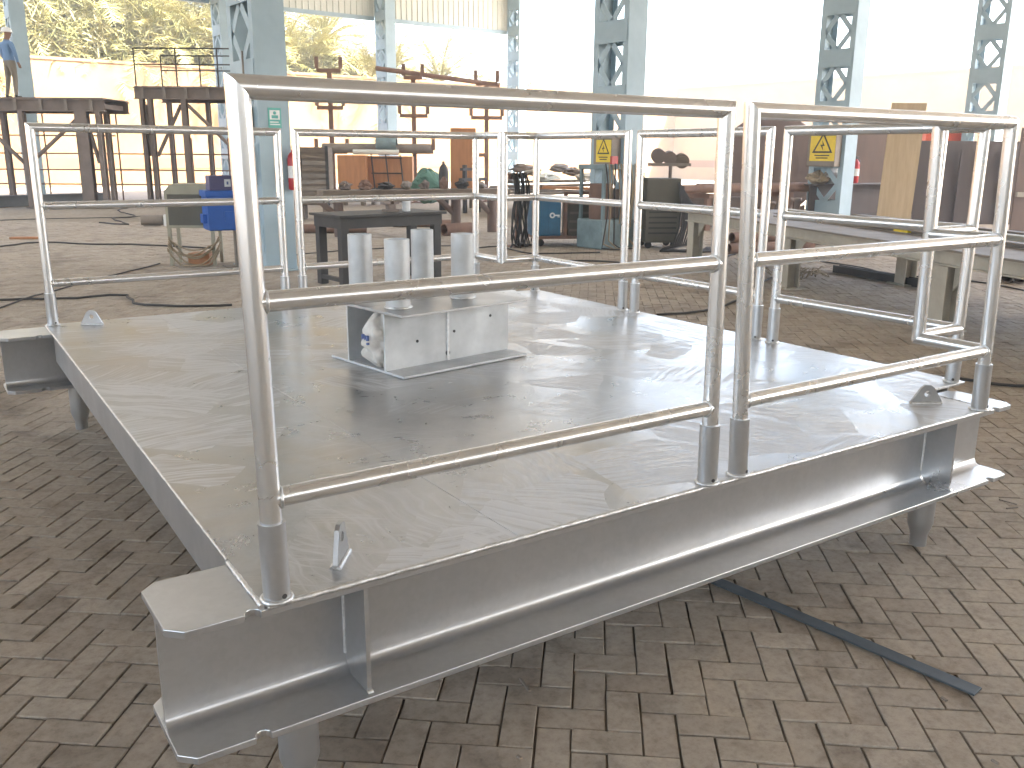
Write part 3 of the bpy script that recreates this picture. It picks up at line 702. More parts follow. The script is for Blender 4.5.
# ------------------------------------------------------------------ compound walls
def boundary_wall(label, a, b, h, mt, t_=.3):
    d = (b - a); L_ = d.length; rz = math.atan2(d.y, d.x); w_ = thing('boundary_wall', label, 'wall', a, rz)
    MB().box(0, L_, 0, t_, 1.25, h).build('wall_panel', M[mt], w_)
    MB().box(0, L_, -.02, t_ + .02, .8, 1.25).build('painted_band', M['wallband'], w_); MB().box(0, L_, 0, t_, -.02, .8).build('wall_base', M[mt], w_)
    MB().box(-.02, L_ + .02, -.05, t_ + .05, h, h + .12).build('coping', M[mt], w_)
WB = shed(0, 1) + E2 * 11.0
corner = shed(6.45, 1) + E2 * 11.0
boundary_wall('tall sunlit cream boundary wall with a reddish band below the palms', shed(-6, 1) + E2 * 11.0, corner, 5.4, 'farwall')
boundary_wall('tall sunlit cream boundary wall beyond the shed, without trees', corner, corner - E2 * 60, 5.9, 'wall')

# ------------------------------------------------------------------ date palms behind the wall
def frond(mb, rn, L_, az, el0, droop, base, nl=40):
    d = Vector((math.cos(az), math.sin(az), 0)); p = Vector(base); el = el0; pts = [p.copy()]; tg = []
    seg = 9
    for k in range(seg):
        el -= droop / seg * (0.5 + 1.1 * k / seg); v = d * math.cos(el) + Vector((0, 0, math.sin(el))); p = p + v * (L_ / seg); pts.append(p.copy()); tg.append(v)
    mb.tube(pts, [.035 * (1 - .9 * i / seg) + .004 for i in range(seg + 1)], 3, False)
    side = d.cross(Vector((0, 0, 1)))
    for k in range(nl):
        f = .12 + .86 * k / nl; i = min(seg - 1, int(f * seg)); q = pts[i].lerp(pts[i+1], f * seg - i); v = tg[i]
        ll = (.62 * math.sin(math.pi * min(1, f * .85 + .12)) + .12) * L_ / 3.6
        for s_ in (-1, 1):
            w_ = (side * s_ * .8 + v * .75 + Vector((0, 0, rn.uniform(-.35, .45)))).normalized(); nrm = v * .024
            mb.add([q - nrm, q + nrm, q + w_ * ll + Vector((0, 0, -.08 * ll))], [(0, 1, 2)])
def palm_mesh(seed, h):
    rn = random.Random(seed); cr = MB(); dr = MB(); tr = MB()
    lean = Vector((rn.uniform(-.5, .5), rn.uniform(-.4, .4), 0)); pts = [Vector((0, 0, 0)) + lean * (k / 7) ** 2 + Vector((0, 0, h * k / 7)) for k in range(8)]
    rr = []
    P2 = []
    for k in range(29):
        f = k / 28 * 7; i = min(6, int(f)); P2.append(pts[i].lerp(pts[i+1], f - i)); rr.append(.24 - .06 * k / 28 + (.035 if k % 2 else 0))
    tr.tube(P2, rr, 10, False); top = pts[-1]
    for k in range(46):
        az = k * 2.39996 + rn.uniform(-.2, .2); f = k / 46
        frond(cr, rn, rn.uniform(3.6, 4.8), az, rad(80 - 95 * f + rn.uniform(-8, 8)), rad(50 + 45 * f * rn.uniform(.7, 1.2)), top + Vector((0, 0, .1)))
    for k in range(16): frond(dr, rn, rn.uniform(2.4, 3.4), rn.uniform(0, 6.28), rad(rn.uniform(-45, -15)), rad(rn.uniform(35, 60)), top - Vector((0, 0, .3)), 18)
    return tr, cr, dr
palms = []
def palm(label, p, v, rz, sc):
    if len(palms) <= v:
        t = thing('date_palm', label, 'palm tree', p, rz, 'date palms behind the boundary wall'); tr, cr, dr = palm_mesh(20 + v, (6.3, 7.6, 5.2)[v])
        tr.build('trunk', M['trunk'], t); c = cr.build('crown', M['frond'], t); dr.build('dry_fronds', M['dryfrond'], c); palms.append(t)
    else: t = dup(palms[v], p, rz, label)
    t.scale = (sc, sc, sc)
def bush_mesh(seed, R_, H_, n):
    rn = random.Random(seed); b_ = MB()
    for k in range(n):
        a = rn.uniform(0, 6.28); r_ = R_ * math.sqrt(rn.random()); z = H_ * rn.random() ** .7 * (1 - .55 * (r_ / R_) ** 2) ; c = Vector((r_*math.cos(a), r_*math.sin(a), z))
        d = Vector((rn.gauss(0, 1), rn.gauss(0, 1), rn.gauss(.3, .8))).normalized(); s_ = d.cross(Vector((rn.gauss(0, 1), rn.gauss(0, 1), rn.gauss(0, 1)))).normalized(); l = rn.uniform(.4, 1.0)
        b_.add([c, c + d * l * .5 + s_ * .03, c + d * l, c + d * l * .5 - s_ * .03], [(0, 1, 2, 3)])
    return b_
pl_ = [(-3.1, 2.6, 0, 1.1, 0), (-1.9, 4.2, 1, 1.05, .8), (-.9, 2.8, 2, 1.2, 1.7), (-.2, 5.5, 0, 1.15, 2.6), (.35, 2.7, 1, .95, 3.4), (.9, 5.0, 2, 1.45, .4), (1.35, 2.6, 0, 1.0, 5), (1.9, 4.6, 1, 1.1, 2.2), (2.3, 2.7, 2, 1.15, 1.1), (2.9, 5.2, 0, 1.2, 4), (3.3, 2.6, 1, .80, 3), (3.9, 4.4, 2, 1.1, .2), (4.35, 3.0, 0, .72, 2), (5.0, 5.0, 2, .9, 1), (-1.4, 7.5, 1, 1.3, 3), (.2, 8.5, 1, 1.35, 2), (1.5, 8.0, 0, 1.5, 1), (2.6, 8.6, 1, 1.25, 5), (-2.6, 7, 0, 1.5, 2), (-1.3, 2.4, 2, .95, 4), (-.55, 2.5, 0, .9, 1), (.05, 2.3, 2, 1.05, 5), (.62, 2.4, 0, .85, 2), (1.08, 2.6, 2, 1.0, 3.3), (1.62, 2.3, 2, 1.08, .6), (2.05, 2.4, 0, .85, 1.9), (2.62, 2.4, 2, 1.0, 2.7), (3.05, 2.5, 2, .95, 5.5), (.45, 5.6, 0, 1.25, 1.2), (-.75, 5.2, 1, 1.1, .3), (1.25, 5.4, 1, 1.15, 4.4)]
for k, (a, off, v, sc, rz) in enumerate(pl_):
    palm('date palm with sunlit arching fronds behind the cream boundary wall', shed(a, 1) + E2 * (11.0 + off), v, rz, sc)
bsh = None
for k, (a, off, sc, rz) in enumerate([(-1.9, 4.0, 1.3, 2), (-.9, 4.2, 1.25, 5), (-.3, 4.0, 1.2, 4), (.35, 4.1, 1.2, .7), (.8, 4.0, 1.15, 1.8), (1.4, 4.1, 1.15, 2.9), (1.85, 4.0, 1.1, 3.8), (2.45, 4.2, 1.0, 4.8), (1.55, 4.4, 1.0, 1.1), (2.0, 4.4, 1.0, 2.2), (2.7, 4.3, .95, 3.1), (3.15, 4.3, .9, .4), (-.2, 4.5, 1.05, .2), (.75, 4.4, 1.0, 5.1), (-1.2, 9.8, 1.2, 1), (.1, 9.9, 1.15, 3), (1.15, 9.9, 1.1, 5), (2.2, 9.9, 1.0, 1.5), (3.0, 6.8, .8, 2.5), (3.75, 4.9, .75, 4.2)]):
    p = shed(a, 1) + E2 * (11.2 + off)
    if bsh is None:
        bsh = thing('leafy_tree', 'dense leafy tree filling the gap between palms behind the boundary wall', 'tree', p, rz, 'leafy trees behind the boundary wall')
        tm = MB().cyl((0, 0, 0), (.1, 0, 4.2), .16, .10, n=8)
        for q in range(6): tm.cyl((.1, 0, 3.2 + q * .15), (1.6*math.cos(q*1.05), 1.6*math.sin(q*1.05), 5.6 + .3 * (q % 3)), .06, .02, n=6)
        tm.build('trunk', M['trunk'], bsh); bm_ = bush_mesh(9, 3.4, 4.6, 9000); bm_.v = [(x, y, z + 3.6) for x, y, z in bm_.v]; bm_.build('crown', M['bush'], bsh); bsh.scale = (sc,)*3
    else: dup(bsh, p, rz).scale = (sc,)*3

# ================================================================== things around the yard
def ib(m_, x0, x1, yc, z0, h, w_, tf=.014, tw=.009):
    m_.box(x0, x1, yc - w_/2, yc + w_/2, z0, z0 + tf); m_.box(x0, x1, yc - w_/2, yc + w_/2, z0 + h - tf, z0 + h); m_.box(x0, x1, yc - tw/2, yc + tw/2, z0 + tf, z0 + h - tf); return m_
def at_depth(u, w_):
    """ground point under image column u at a given distance along the view"""
    lo, hi = 156.0, 1500.0
    for _ in range(60):
        mid = (lo + hi) / 2
        if (gp(u, mid) - CAM).dot(FW) > w_: lo = mid
        else: hi = mid
    return gp(u, (lo + hi) / 2)
def frame(p0, p1):
    d = p1 - p0; return d.length, math.atan2(d.y, d.x)

# flat bar lying on the paving under the skid
p0, p1 = gp(978, 692, .008), gp(700, 574, .008); d = (p1 - p0); L_, rz = frame(p0, p1)
fb = thing('flat_steel_bar', 'long dark blue-grey flat steel bar lying on the pavers under the skid', 'steel bar', (p0.x, p0.y, .004), rz)
MB().box(0, 1.9, -.028, .028, 0, .008, ch=.0015).build('bar', M['flatbar'], fb)

# black work table
a, b, c = gp(345, 288), gp(316, 285.5), gp(437, 279)
L_, rz = frame(a, c); TX = (c - a).normalized(); TY = Vector((-TX.y, TX.x, 0))
TB = thing('work_table', 'black steel work table with square legs behind the pipe stubs', 'table', a, rz)
Lx = L_ + .08; Wy = max(.5, (b - a).dot(TY)) + .15; Ht = hz(343, 215, a)
MB().box(-.1, Lx, -.12, Wy, Ht - .03, Ht, ch=.003).build('table_top', M['dark'], TB)
ap = MB(); ap.box(-.06, Lx - .04, -.07, -.05, Ht - .16, Ht - .03); ap.box(-.06, Lx - .04, Wy - .07, Wy - .05, Ht - .16, Ht - .03); ap.box(-.06, -.04, -.05, Wy - .07, Ht - .16, Ht - .03); ap.box(Lx - .06, Lx - .04, -.05, Wy - .07, Ht - .16, Ht - .03)
ap.build('apron', M['dark'], TB)
for x in (-.055, Lx - .155):
    for y in (-.065, Wy - .165): MB().box(x, x + .1, y, y + .1, 0, Ht - .03).build('leg', M['dark'], TB)
MB().box(-.05, -.0, .036, Wy - .166, .07, .12).build('stretcher', M['dark'], TB)
vt = thing('bench_vice', 'small dark bench vice standing on the black work table', 'vice', a + TX * (Lx * .58) + TY * .25 + Vector((0, 0, Ht)), rz)
MB().box(-.09, .09, -.06, .06, 0, .03).box(-.05, .05, -.04, .04, .03, .09).build('vice_base', M['brown'], vt); MB().box(-.12, -.03, -.05, .05, .09, .17).box(.02, .1, -.05, .05, .09, .17).build('jaw', M['brown'], vt); MB().cyl((.1, 0, .12), (.22, 0, .12), .012, n=8).cyl((.2, -.08, .12), (.2, .08, .12), .008, n=8).build('screw_handle', M['plate'], vt)
ob = thing('paint_tin', 'small white tin on the black work table beside the vice', 'tin', a + TX * (Lx * .72) + TY * .2 + Vector((0, 0, Ht)), 0)
MB().lathe([(.05, 0), (.052, .005), (.052, .12), (.055, .125), (.05, .13)], n=16).build('tin_body', M['white'], ob); MB().tube([(.052*math.cos(t), .0, .11 + .06*math.sin(t)) for t in [i*math.pi/8 for i in range(9)]], .003, 5).build('handle', M['dark'], ob)

# beige machine cabinet on a stand with coiled leads, next to the first column
p = gp(170, 266); q = gp(222, 266); s_ = mpp(p); L_, rz = frame(p, q)
BM = thing('beige_machine', 'beige sheet-metal machine on a frame stand with hoses looped below it', 'machine', p, rz)
zt, zb = hz(170, 184, p), hz(170, 228, p)
MB().prism([(0, zb), (.62, zb), (.62, zt - .1), (.53, zt), (.09, zt), (0, zt - .1)], lambda a, b: (a * 1.05, 0.0, b), lambda a, b: (a * 1.05, .5, b)).build('hood', M['beige'], BM)
MB().box(.04, .61, -.006, -.001, zb + .04, zt - .14).build('side_panel', M['olive'], BM)
for x in (.0, .60):
    for y in (.02, .44): MB().box(x, x + .045, y, y + .045, 0, zb).build('leg', M['beige'], BM)
for k in range(7):
    rn = random.Random(k); y = -.03 - .012 * k; dz = rn.uniform(.1, .5); x1_ = .62 + rn.uniform(-.05, .15)
    pts = [(.02 + (x1_ - .02) * f, y + .02 * math.sin(9 * f + k), max(.02, zb - .12 - .03 * k - dz * math.sin(math.pi * f) ** .8 * (1.0 if k % 2 else .7))) for f in [i / 14 for i in range(15)]]
    MB().tube(pts, .011, 6).build('hose', M['rope'], BM)
wb_ = tag(MB().box(.25, .55, .05, .35, 0, .17).build('wooden_block', M['orangeply']), 'small brown box on the ground under the beige machine', 'box'); wb_.location = p; wb_.rotation_euler.z = rz
# blue box with small purple unit
p = gp(243, 266); L_ = .5
BB = thing('blue_tool_box', 'bright blue steel box on a post stand in front of the column', 'box', p - E1 * .05, SA - rad(8))
zb, zt = hz(235, 229, p), hz(235, 191, p)
MB().box(-.42, .28, -.2, .2, zb, zt, ch=.015).build('box_body', M['boxblue'], BB); MB().box(-.44, .30, -.215, .22, zt - .07, zt + .015, ch=.01).build('lid', M['boxblue'], BB)
MB().box(-.2, -.06, -.225, -.2, zb + .12, zb + .26).build('hasp', M['boxblue'], BB); MB().box(-.47, -.42, -.1, .1, zb + .1, zb + .22).build('side_bracket', M['boxblue'], BB)
MB().box(-.05, .05, -.05, .05, .01, zb).box(-.2, .2, -.2, .2, 0, .01).build('stand_post', M['plate'], BB)
PB = thing('purple_unit', 'small purple-grey electric unit with a white label on top of the blue box', 'machine', (BB.location.x, BB.location.y, zt + .015), BB.rotation_euler.z)
MB().box(-.36, -.05, -.13, .13, 0, .2, ch=.01).build('case', M['purple'], PB); MB().box(-.16, -.075, -.134, -.13, .05, .15).build('label_plate', M['white'], PB); MB().box(-.13, -.105, -.136, -.134, .08, .12).build('mark', M['ink'], PB)

# on the first column: sign, boxes, extinguisher
c0 = shed(0, 0)
gs = thing('green_sign', 'small pale green notice with a white pictogram on the column', 'sign', c0 - E2 * .4415 + Vector((0, 0, 0)), SA); zs = hz(273, 118, c0 - E2 * .45)
MB().box(-.08, .10, -.008, 0, zs - .13, zs + .13).build('sign_plate', M['sign_green'], gs); MB().box(-.06, .08, -.010, -.008, zs - .02, zs + .10).build('pictogram_field', M['white'], gs)
MB().lathe([(0.001, -.001), (.022, -.001), (.022, .001), (.001, .001)], (0, 0, 0), 10).build('pictogram', M['sign_green'], gs).matrix_local = Matrix.Translation((.01, -.011, zs + .065)) @ Matrix.Rotation(rad(90), 4, 'X')
MB().box(-.035, .055, -.012, -.010, zs - .005, zs + .035).build('pictogram', M['sign_green'], gs); MB().box(-.06, .08, -.0095, -.008, zs - .09, zs - .075).box(-.06, .06, -.0095, -.008, zs - .06, zs - .045).build('lettering', M['white'], gs)
for nm, lb, vv, hh, ww, mt in (('junction_box', 'round grey fan housing strapped to the column above the dark box', 118, .26, .24, 'teal'), ('switch_box', 'dark metal switch box mounted on the column beside the blue box', 162, .42, .3, 'dark')):
    z0 = hz(255, vv, c0)
    j = thing(nm, lb, 'box', c0 - E1 * .235 + Vector((0, 0, z0)), SA)
    MB().box(-.14, 0, -.3, -.3 + ww + .1, -hh/2, hh/2, ch=.012).build('case', M[mt], j); MB().box(-.15, -.14, -.27, -.3 + ww + .07, -hh/2 + .03, hh/2 - .03).build('door', M[mt], j); MB().cyl((-.05, -.2, hh/2), (-.05, -.2, hh/2 + .7), .014, n=8).build('conduit', M['plate'], j)
def extinguisher(loc, rz, label, z0):
    e = thing('fire_extinguisher', label, 'fire extinguisher', loc + Vector((0, 0, z0)), rz)
    MB().lathe([(.06, 0), (.075, .01), (.08, .03), (.08, .40), (.072, .45), (.045, .49), (.025, .505), (.025, .53)], n=20).build('cylinder', M['red'], e)
    MB().box(-.012, .075, -.012, .012, .53, .55).box(-.012, .08, -.01, .01, .575, .59).cyl((0, 0, .52), (0, 0, .58), .018, n=8).build('valve_handle', M['dark'], e)
    MB().tube([(.02, -.02, .53), (.09, -.03, .5), (.105, -.02, .38), (.1, -.01, .2), (.095, 0, .1)], .011, 6).build('hose', M['black'], e); MB().cyl((0, 0, .16), (0, 0, .32), .0815, n=20, cap=False).build('paper_label', M['white'], e)
    MB().box(-.05, .05, .075, .1, .1, .42).build('wall_bracket', M['dark'], e)
extinguisher(c0 + E1 * .20 - E2 * .545, SA, 'red fire extinguisher hung on the column with the green sign', hz(286, 190, c0 + E1 * .2 - E2 * .5))
c1, c2 = shed(1, 0), shed(2, 0)
extinguisher(c1 + E1 * .12 - E2 * .545, SA, 'red fire extinguisher hung on the column above the hoses', hz(630, 212, c1 + E1 * .2 - E2 * .5) + .1)
extinguisher(c2 + E1 * .33 - E2 * .40, SA, 'red fire extinguisher standing on the rusty I-beam by the column', hz(852, 183, c2 + E1 * .3))

# yellow danger signs on panel boxes
def danger(c, u0, v0, u1, v1, label, lb2):
    q = c - E1 * .235 - E2 * .1
    z0, z1 = hz((u0+u1)/2, v1, q), hz((u0+u1)/2, v0, q); w_ = (u1 - u0) * mpp(q) / .72
    j = thing('distribution_box', lb2, 'electric box', c - E1 * .233 + Vector((0, 0, z0 - .12)), SA); hh = z1 - z0 + .24
    MB().box(-.22, 0, -.36, .02 + w_ - .3, 0, hh, ch=.01).build('case', M['plate'], j); MB().box(-.3, .02, -.4, .08 + w_ - .3, hh, hh + .02).build('rain_hood', M['plate'], j)
    s_ = thing('danger_sign', label, 'sign', c - E1 * .455 - E2 * (.35) + Vector((0, 0, z0)), SA); H = z1 - z0
    x0 = -.006
    W = w_
    f0, f1 = lambda a, b: (0, a, b), lambda a, b: (x0, a, b)
    MB().prism([(0, 0), (W, 0), (W, H), (0, H)], f0, f1).build('sign_plate', M['yellow'], s_)
    def tri(k, d0, d1, mt, nm):
        cx, cz = W / 2, H * .60
        pts = [(cx + k * .5 * math.cos(rad(a)), cz + k * .5 * math.sin(rad(a))) for a in (-30, 90, 210)]
        MB().prism(pts, lambda a, b: (x0 + d0, a, b), lambda a, b: (x0 + d1, a, b)).build(nm, M[mt], s_)
    k_ = W * .95
    tri(k_, 0, -.002, 'black', 'warning_triangle'); tri(k_ * .74, -.002, -.004, 'yellow', 'triangle_field')
    cx, cz = W/2, H*.60; b_ = k_ * .11
    MB().prism([(cx + .3*b_, cz + 1.9*b_), (cx - .9*b_, cz), (cx, cz), (cx - .4*b_, cz - 1.6*b_), (cx + .9*b_, cz + .4*b_), (cx, cz + .4*b_)], lambda a, b: (x0 - .004, a, b), lambda a, b: (x0 - .006, a, b)).build('lightning_bolt', M['black'], s_)
    tx = MB()
    for r_ in range(2): tx.box(x0 - .002, x0, W * (.2 + .06 * r_), W * (.8 - .06 * r_), H * (.20 - .10 * r_), H * (.245 - .10 * r_))
    tx.build('lettering', M['black'], s_)
danger(c1, 588, 140, 603, 162, 'yellow danger sign with lightning triangle on the box above the hoses', 'pale electric box on the column above the hanging hoses')
danger(c2, 808, 136, 828, 161, 'yellow danger sign with lightning triangle beside the round rusty vessel ring', 'pale electric box on the column behind the rusty I-beam')

# teal cabinet and hose clutter at the second column
tc_ = thing('teal_pump_cabinet', 'teal steel cabinet with hanging hoses at the foot of the column', 'machine', c1 - E1 * .95 - E2 * .55, SA)
MB().box(-.12, .62, -.3, .35, 0, .5, ch=.015).build('base_tank', M['teal'], tc_); MB().box(-.12, .62, -.3, .35, 1.34, 1.42, ch=.01).build('top_shelf', M['teal'], tc_)
for x in (-.1, .56):
    for y in (-.28, .29): MB().box(x, x + .05, y, y + .05, .5, 1.34).build('shelf_post', M['teal'], tc_)
MB().cyl((.1, 0, .501), (.1, 0, 1.1), .2, n=18).build('drum', M['rust'], tc_); MB().cyl((.42, .05, .501), (.42, .05, 1.0), .12, n=16).build('drum', M['brown'], tc_)
for k in range(9):
    rn = random.Random(40 + k); x = -.16 + .085 * k + rn.uniform(-.03, .03); y = -.33 - rn.uniform(0, .06); zb_ = rn.uniform(.02, .5)
    pts = [(x + .04*math.sin(4*f + k), y - .05*math.sin(math.pi*f), 1.44 * (1 - f) + zb_ * f) for f in [i/10 for i in range(11)]]
    if zb_ < .25: pts += [(x + .1, y - .1, .02), (x + .3, y - .16, .015), (x + .55, y - .1, .015)]
    MB().tube(pts, .013, 6).build('hose', M['rope' if k % 3 else 'black'], tc_)
MB().box(.0, .14, -.36, -.31, 1.43, 1.56).build('red_valve', M['red'], tc_)

# blue cabinet with a key emblem, on a trolley
p = gp(530, 247); q = gp(590, 250); s_ = mpp(p)
TR_ = thing('trolley', 'low rusty steel trolley carrying the blue cabinet and a brown crate', 'trolley', p + E1 * .1, rad(-24))
MB().box(0, 1.35, 0, .7, .13, .18).build('platform', M['rust'], TR_)
for x in (.12, 1.2):
    for y in (.08, .6): MB().cyl((x, y - .02, .065), (x, y + .02, .065), .065, n=14).build('wheel', M['dark'], TR_)
MB().box(.52, .58, -.02, .04, .18, .95).box(1.22, 1.28, -.02, .04, .18, .95).box(.52, 1.28, -.02, .04, .9, .95).build('push_frame', M['rust'], TR_)
R24 = Matrix.Rotation(rad(-24), 4, 'Z')
KC = thing('key_cabinet', 'blue steel cabinet with a white key emblem on the trolley', 'cabinet', TR_.location + R24 @ Vector((-.02, .06, .18)), rad(-24))
MB().box(0, .5, 0, .5, 0, .62, ch=.012).build('cabinet_body', M['cabblue'], KC); MB().box(.28, .49, -.012, -.001, .03, .59).build('door', M['cabblue'], KC)
km = MB()
n = 14
vs = []
for r_ in (.05, .024):
    for yy in (-.013, -.018):
        for k in range(n): vs.append((.345 + r_*math.cos(2*math.pi*k/n), yy, .36 + r_*math.sin(2*math.pi*k/n)))
for k in range(n):
    j = (k+1) % n; km.add(vs, [(n+k, n+j, 3*n+j, 3*n+k), (k, j, n+j, n+k), (2*n+k, 3*n+k, 3*n+j, 2*n+j)])
km.box(.393, .475, -.018, -.013, .348, .372).box(.44, .455, -.018, -.013, .325, .348).box(.462, .475, -.018, -.013, .322, .348); km.build('key_emblem', M['white'], KC)
BC = thing('brown_crate', 'brown metal crate beside the blue cabinet on the trolley', 'crate', TR_.location + R24 @ Vector((.62, .06, .18)), rad(-24))
MB().box(0, .55, 0, .5, 0, .55, ch=.008).build('crate_body', M['olive'], BC); MB().box(-.01, .56, -.01, .51, .55, .58).build('lid', M['rust'], BC)
for k in range(3): MB().box(.02, .53, -.012, -.001, .08 + .15 * k, .12 + .15 * k).build('slat', M['brown'], BC)

# hanging black cables on a post
p = gp(517, 246)
CP = thing('cable_post', 'short steel post hung with a thick bundle of black cables', 'cable bundle', p, 0)
MB().box(-.03, .03, -.03, .03, 0.01, 1.25).box(-.2, .2, -.02, .02, 1.17, 1.25).box(-.2, .2, -.2, .2, 0, .01).build('post', M['rust'], CP)
for k in range(16):
    rn = random.Random(70 + k); x = -.15 + .02 * k; y = -.06 - rn.uniform(0, .12)
    pts = [(x + .05*math.sin(5*f + k) * f, y + .03*math.cos(6*f + k), 1.2 * (1 - f) + rn.uniform(.03, .05) * f) for f in [i/10 for i in range(11)]]
    pts = [(x, .0, 1.17), (x, y*.5, 1.265)] + pts[1:] + [(x + rn.uniform(-.2, .2), y - rn.uniform(.05, .25), .018)]
    MB().tube(pts, .015, 6).build('cable', M['black'], CP)

# welding set with wire feeder, between the second column and the bench
p = gp(660, 247)
WS = thing('welding_set', 'grey-brown welding set with a swing-arm wire feeder and coiled leads', 'machine', p, SA - rad(30)); s_ = mpp(p)
zt = hz(660, 178, p)
MB().box(-.35, .25, -.25, .3, .1, zt, ch=.02).build('case', M['olive'], WS)
for k in range(5): MB().box(-.3, .2, -.262, -.25, .25 + k * .09, .28 + k * .09).build('louvre', M['dark'], WS)
for x in (-.28, .18):
    for y in (-.2, .25): MB().cyl((x, y - .02, .06), (x, y + .02, .06), .06, n=12).build('wheel', M['black'], WS)
zf = hz(665, 166, p); MB().cyl((.12, 0, zt), (.12, 0, zf), .03, n=10).build('mast', M['brown'], WS); MB().box(-.25, .45, -.12, .12, zf, zf + .05).build('feeder_tray', M['plate'], WS)
for k, (x, z, r_) in enumerate(((-.12, .18, .13), (.08, .15, .12), (.3, .10, .13))):
    MB().cyl((x, -.09, zf + z - .02), (x + .03, .09, zf + z), r_ * .95, n=16).build('wire_spool', M['brown' if k != 2 else 'wood'], WS)
for k in range(9):
    rn = random.Random(90 + k); x = .2 + .03 * k
    pts = [(x, -.3 + .02*k, zt * (.95 - .03*k)), (x + .04, -.36, zt*.6), (x + .03*math.sin(k), -.4, zt*.3), (x - .1, -.45, .08), (x - .3 - .05*k, -.5 - .05*k, .02), (x - .1, -.75 - .04*k, .018), (x + .4, -.6 - .03*k, .018), (x + .55, -.3, .02)]
    MB().tube(pts, .016, 6).build('lead', M['black'], WS)

# long plate-topped bench with cream trestle legs
pf, pn = gp(697, 262), gp(945, 329); L_, rz = frame(pf, pn); hb = hz(945, 250, pn)
BE = thing('plate_bench', 'long low bench of dusty steel plates on cream gusseted trestle legs', 'bench', pf, rz)
L2 = L_ + 3.6
for k in range(4): MB().box(-.3 + k * (L2 + .3) / 4, -.3 + (k + 1) * (L2 + .3) / 4 - .008, -.15, 1.75, hb, hb + .02).build('top_plate', M['plate'], BE)
for y in (-.05, 1.6): ib(MB(), -.3, L2, y, hb - .141, .14, .1).build('bearer', M['cream'], BE)
for x in (.0, L_ * .5, L_, L_ + 2.8):
    for y in (-.05, 1.6):
        lg = MB()
        lg.box(x - .10, x + .10, y - .085, y - .07, .015, hb - .142); lg.box(x - .10, x + .10, y + .07, y + .085, .015, hb - .142); lg.box(x - .006, x + .006, y - .07, y + .07, .015, hb - .142)
        l = lg.build('trestle_leg', M['cream'], BE); MB().box(x - .18, x + .18, y - .14, y + .14, 0, .015).build('foot_plate', M['cream'], l)
        for sg in (-1, 1):
            MB().prism([(x + sg * .1, hb - .143), (x + sg * .32, hb - .143), (x + sg * .1, hb - .36)], lambda a, b: (a, y - .006, b), lambda a, b: (a, y + .006, b)).build('gusset', M['cream'], l)
for k, (y, x0_, x1_, hh_, lb) in enumerate(((.62, 1.2, L2 - .4, .05, 'long dusty steel beam lying along the middle of the plate bench'), (1.15, .4, L2 - 1.2, .06, 'long pale steel beam lying along the back of the plate bench'), (1.5, 1.8, L2, .06, 'long grey channel lying against the pale beam on the bench'))):
    o = thing('stacked_beam', lb, 'steel beam', (pf.x, pf.y, hb + .0205), rz, 'beams lying on the plate bench'); ib(MB(), x0_, x1_, y, 0, hh_, .13, .012, .009).build('beam', M[['plate', 'cream', 'plate'][k]], o)
yb = tag(MB().box(-.12, .12, -.1, .1, 0, .08, ch=.01).build('yellow_tool_case', M['yellow']), 'small yellow case lying on the plate bench', 'case'); q = gp(908, 233, hb + .02); yb.location = (q.x, q.y, hb + .02); yb.rotation_euler.z = rz

# round rusty vessel ring behind the bench
p = at_depth(766, 24.0); s_ = mpp(p); rr = (hz(766, 113, p)) / 2
VR = thing('vessel_ring', 'big round rusty vessel end standing upright behind the bench', 'vessel', p, rad(-44)); 
prof = []
vr = MB(); n = 56
vs = []
for rr_, y in ((rr * .0, -.10), (rr * .55, -.08), (rr * .9, -.02), (rr * .985, .04), (rr, .10), (rr, .75), (rr * .97, .75), (rr * .97, .2), (0, .15)):
    for k in range(n): vs.append((rr_ * math.cos(2*math.pi*k/n), y, rr + rr_ * math.sin(2*math.pi*k/n)))
for i in range(8): vr.add(vs, [(i*n+k, i*n+(k+1) % n, (i+1)*n+(k+1) % n, (i+1)*n+k) for k in range(n)], True)
vr.build('dished_end', M['rustplate'], VR); MB().cyl((0, -.16, rr), (0, -.09, rr), .12, n=16).build('nozzle', M['rust'], VR); 
for sx in (-1, 1): MB().prism([(sx * rr * .15, 0), (sx * rr * .75, 0), (sx * rr * .75, .32)], lambda a, b: (a, .2, b), lambda a, b: (a, .5, b)).build('chock', M['wood'], VR)

# rusty pipes on a stand left of the ring
a, b = at_depth(697, 19.5), at_depth(850, 21.5); L_, rz = frame(a, b); zp = hz(697, 189, a)
PT = thing('pipe_trestle', 'rusty trestle carrying long rusty pipes in front of the vessel end', 'trestle', a, rz)
for x in (.25, L_ * .55, L_ * .95):
    MB().box(x - .06, x + .06, -.05, .05, 0, zp - .2).box(x - .06, x + .06, .65, .75, 0, zp - .2).box(x - .07, x + .07, -.12, .82, zp - .2, zp - .1).build('support_frame', M['rust'], PT)
for k, (y, z, x0_, x1_, r_) in enumerate(((.0, zp, -.45, L_, .09), (.22, zp - .02, 0, L_ * .9, .075), (.45, zp, .3, L_ * 1.05, .1))):
    pp = tag(MB().pipe((x0_, y, z - .0), (x1_, y, z), r_, .012, 16).build('rusty_pipe', M['rust']), ['rusty pipe at the front of the trestle, longest of three', 'thin rusty pipe in the middle of the trestle', 'rusty pipe at the back of the trestle'][k], 'pipe', 'rusty pipes on the trestle'); pp.location = a; pp.rotation_euler.z = rz
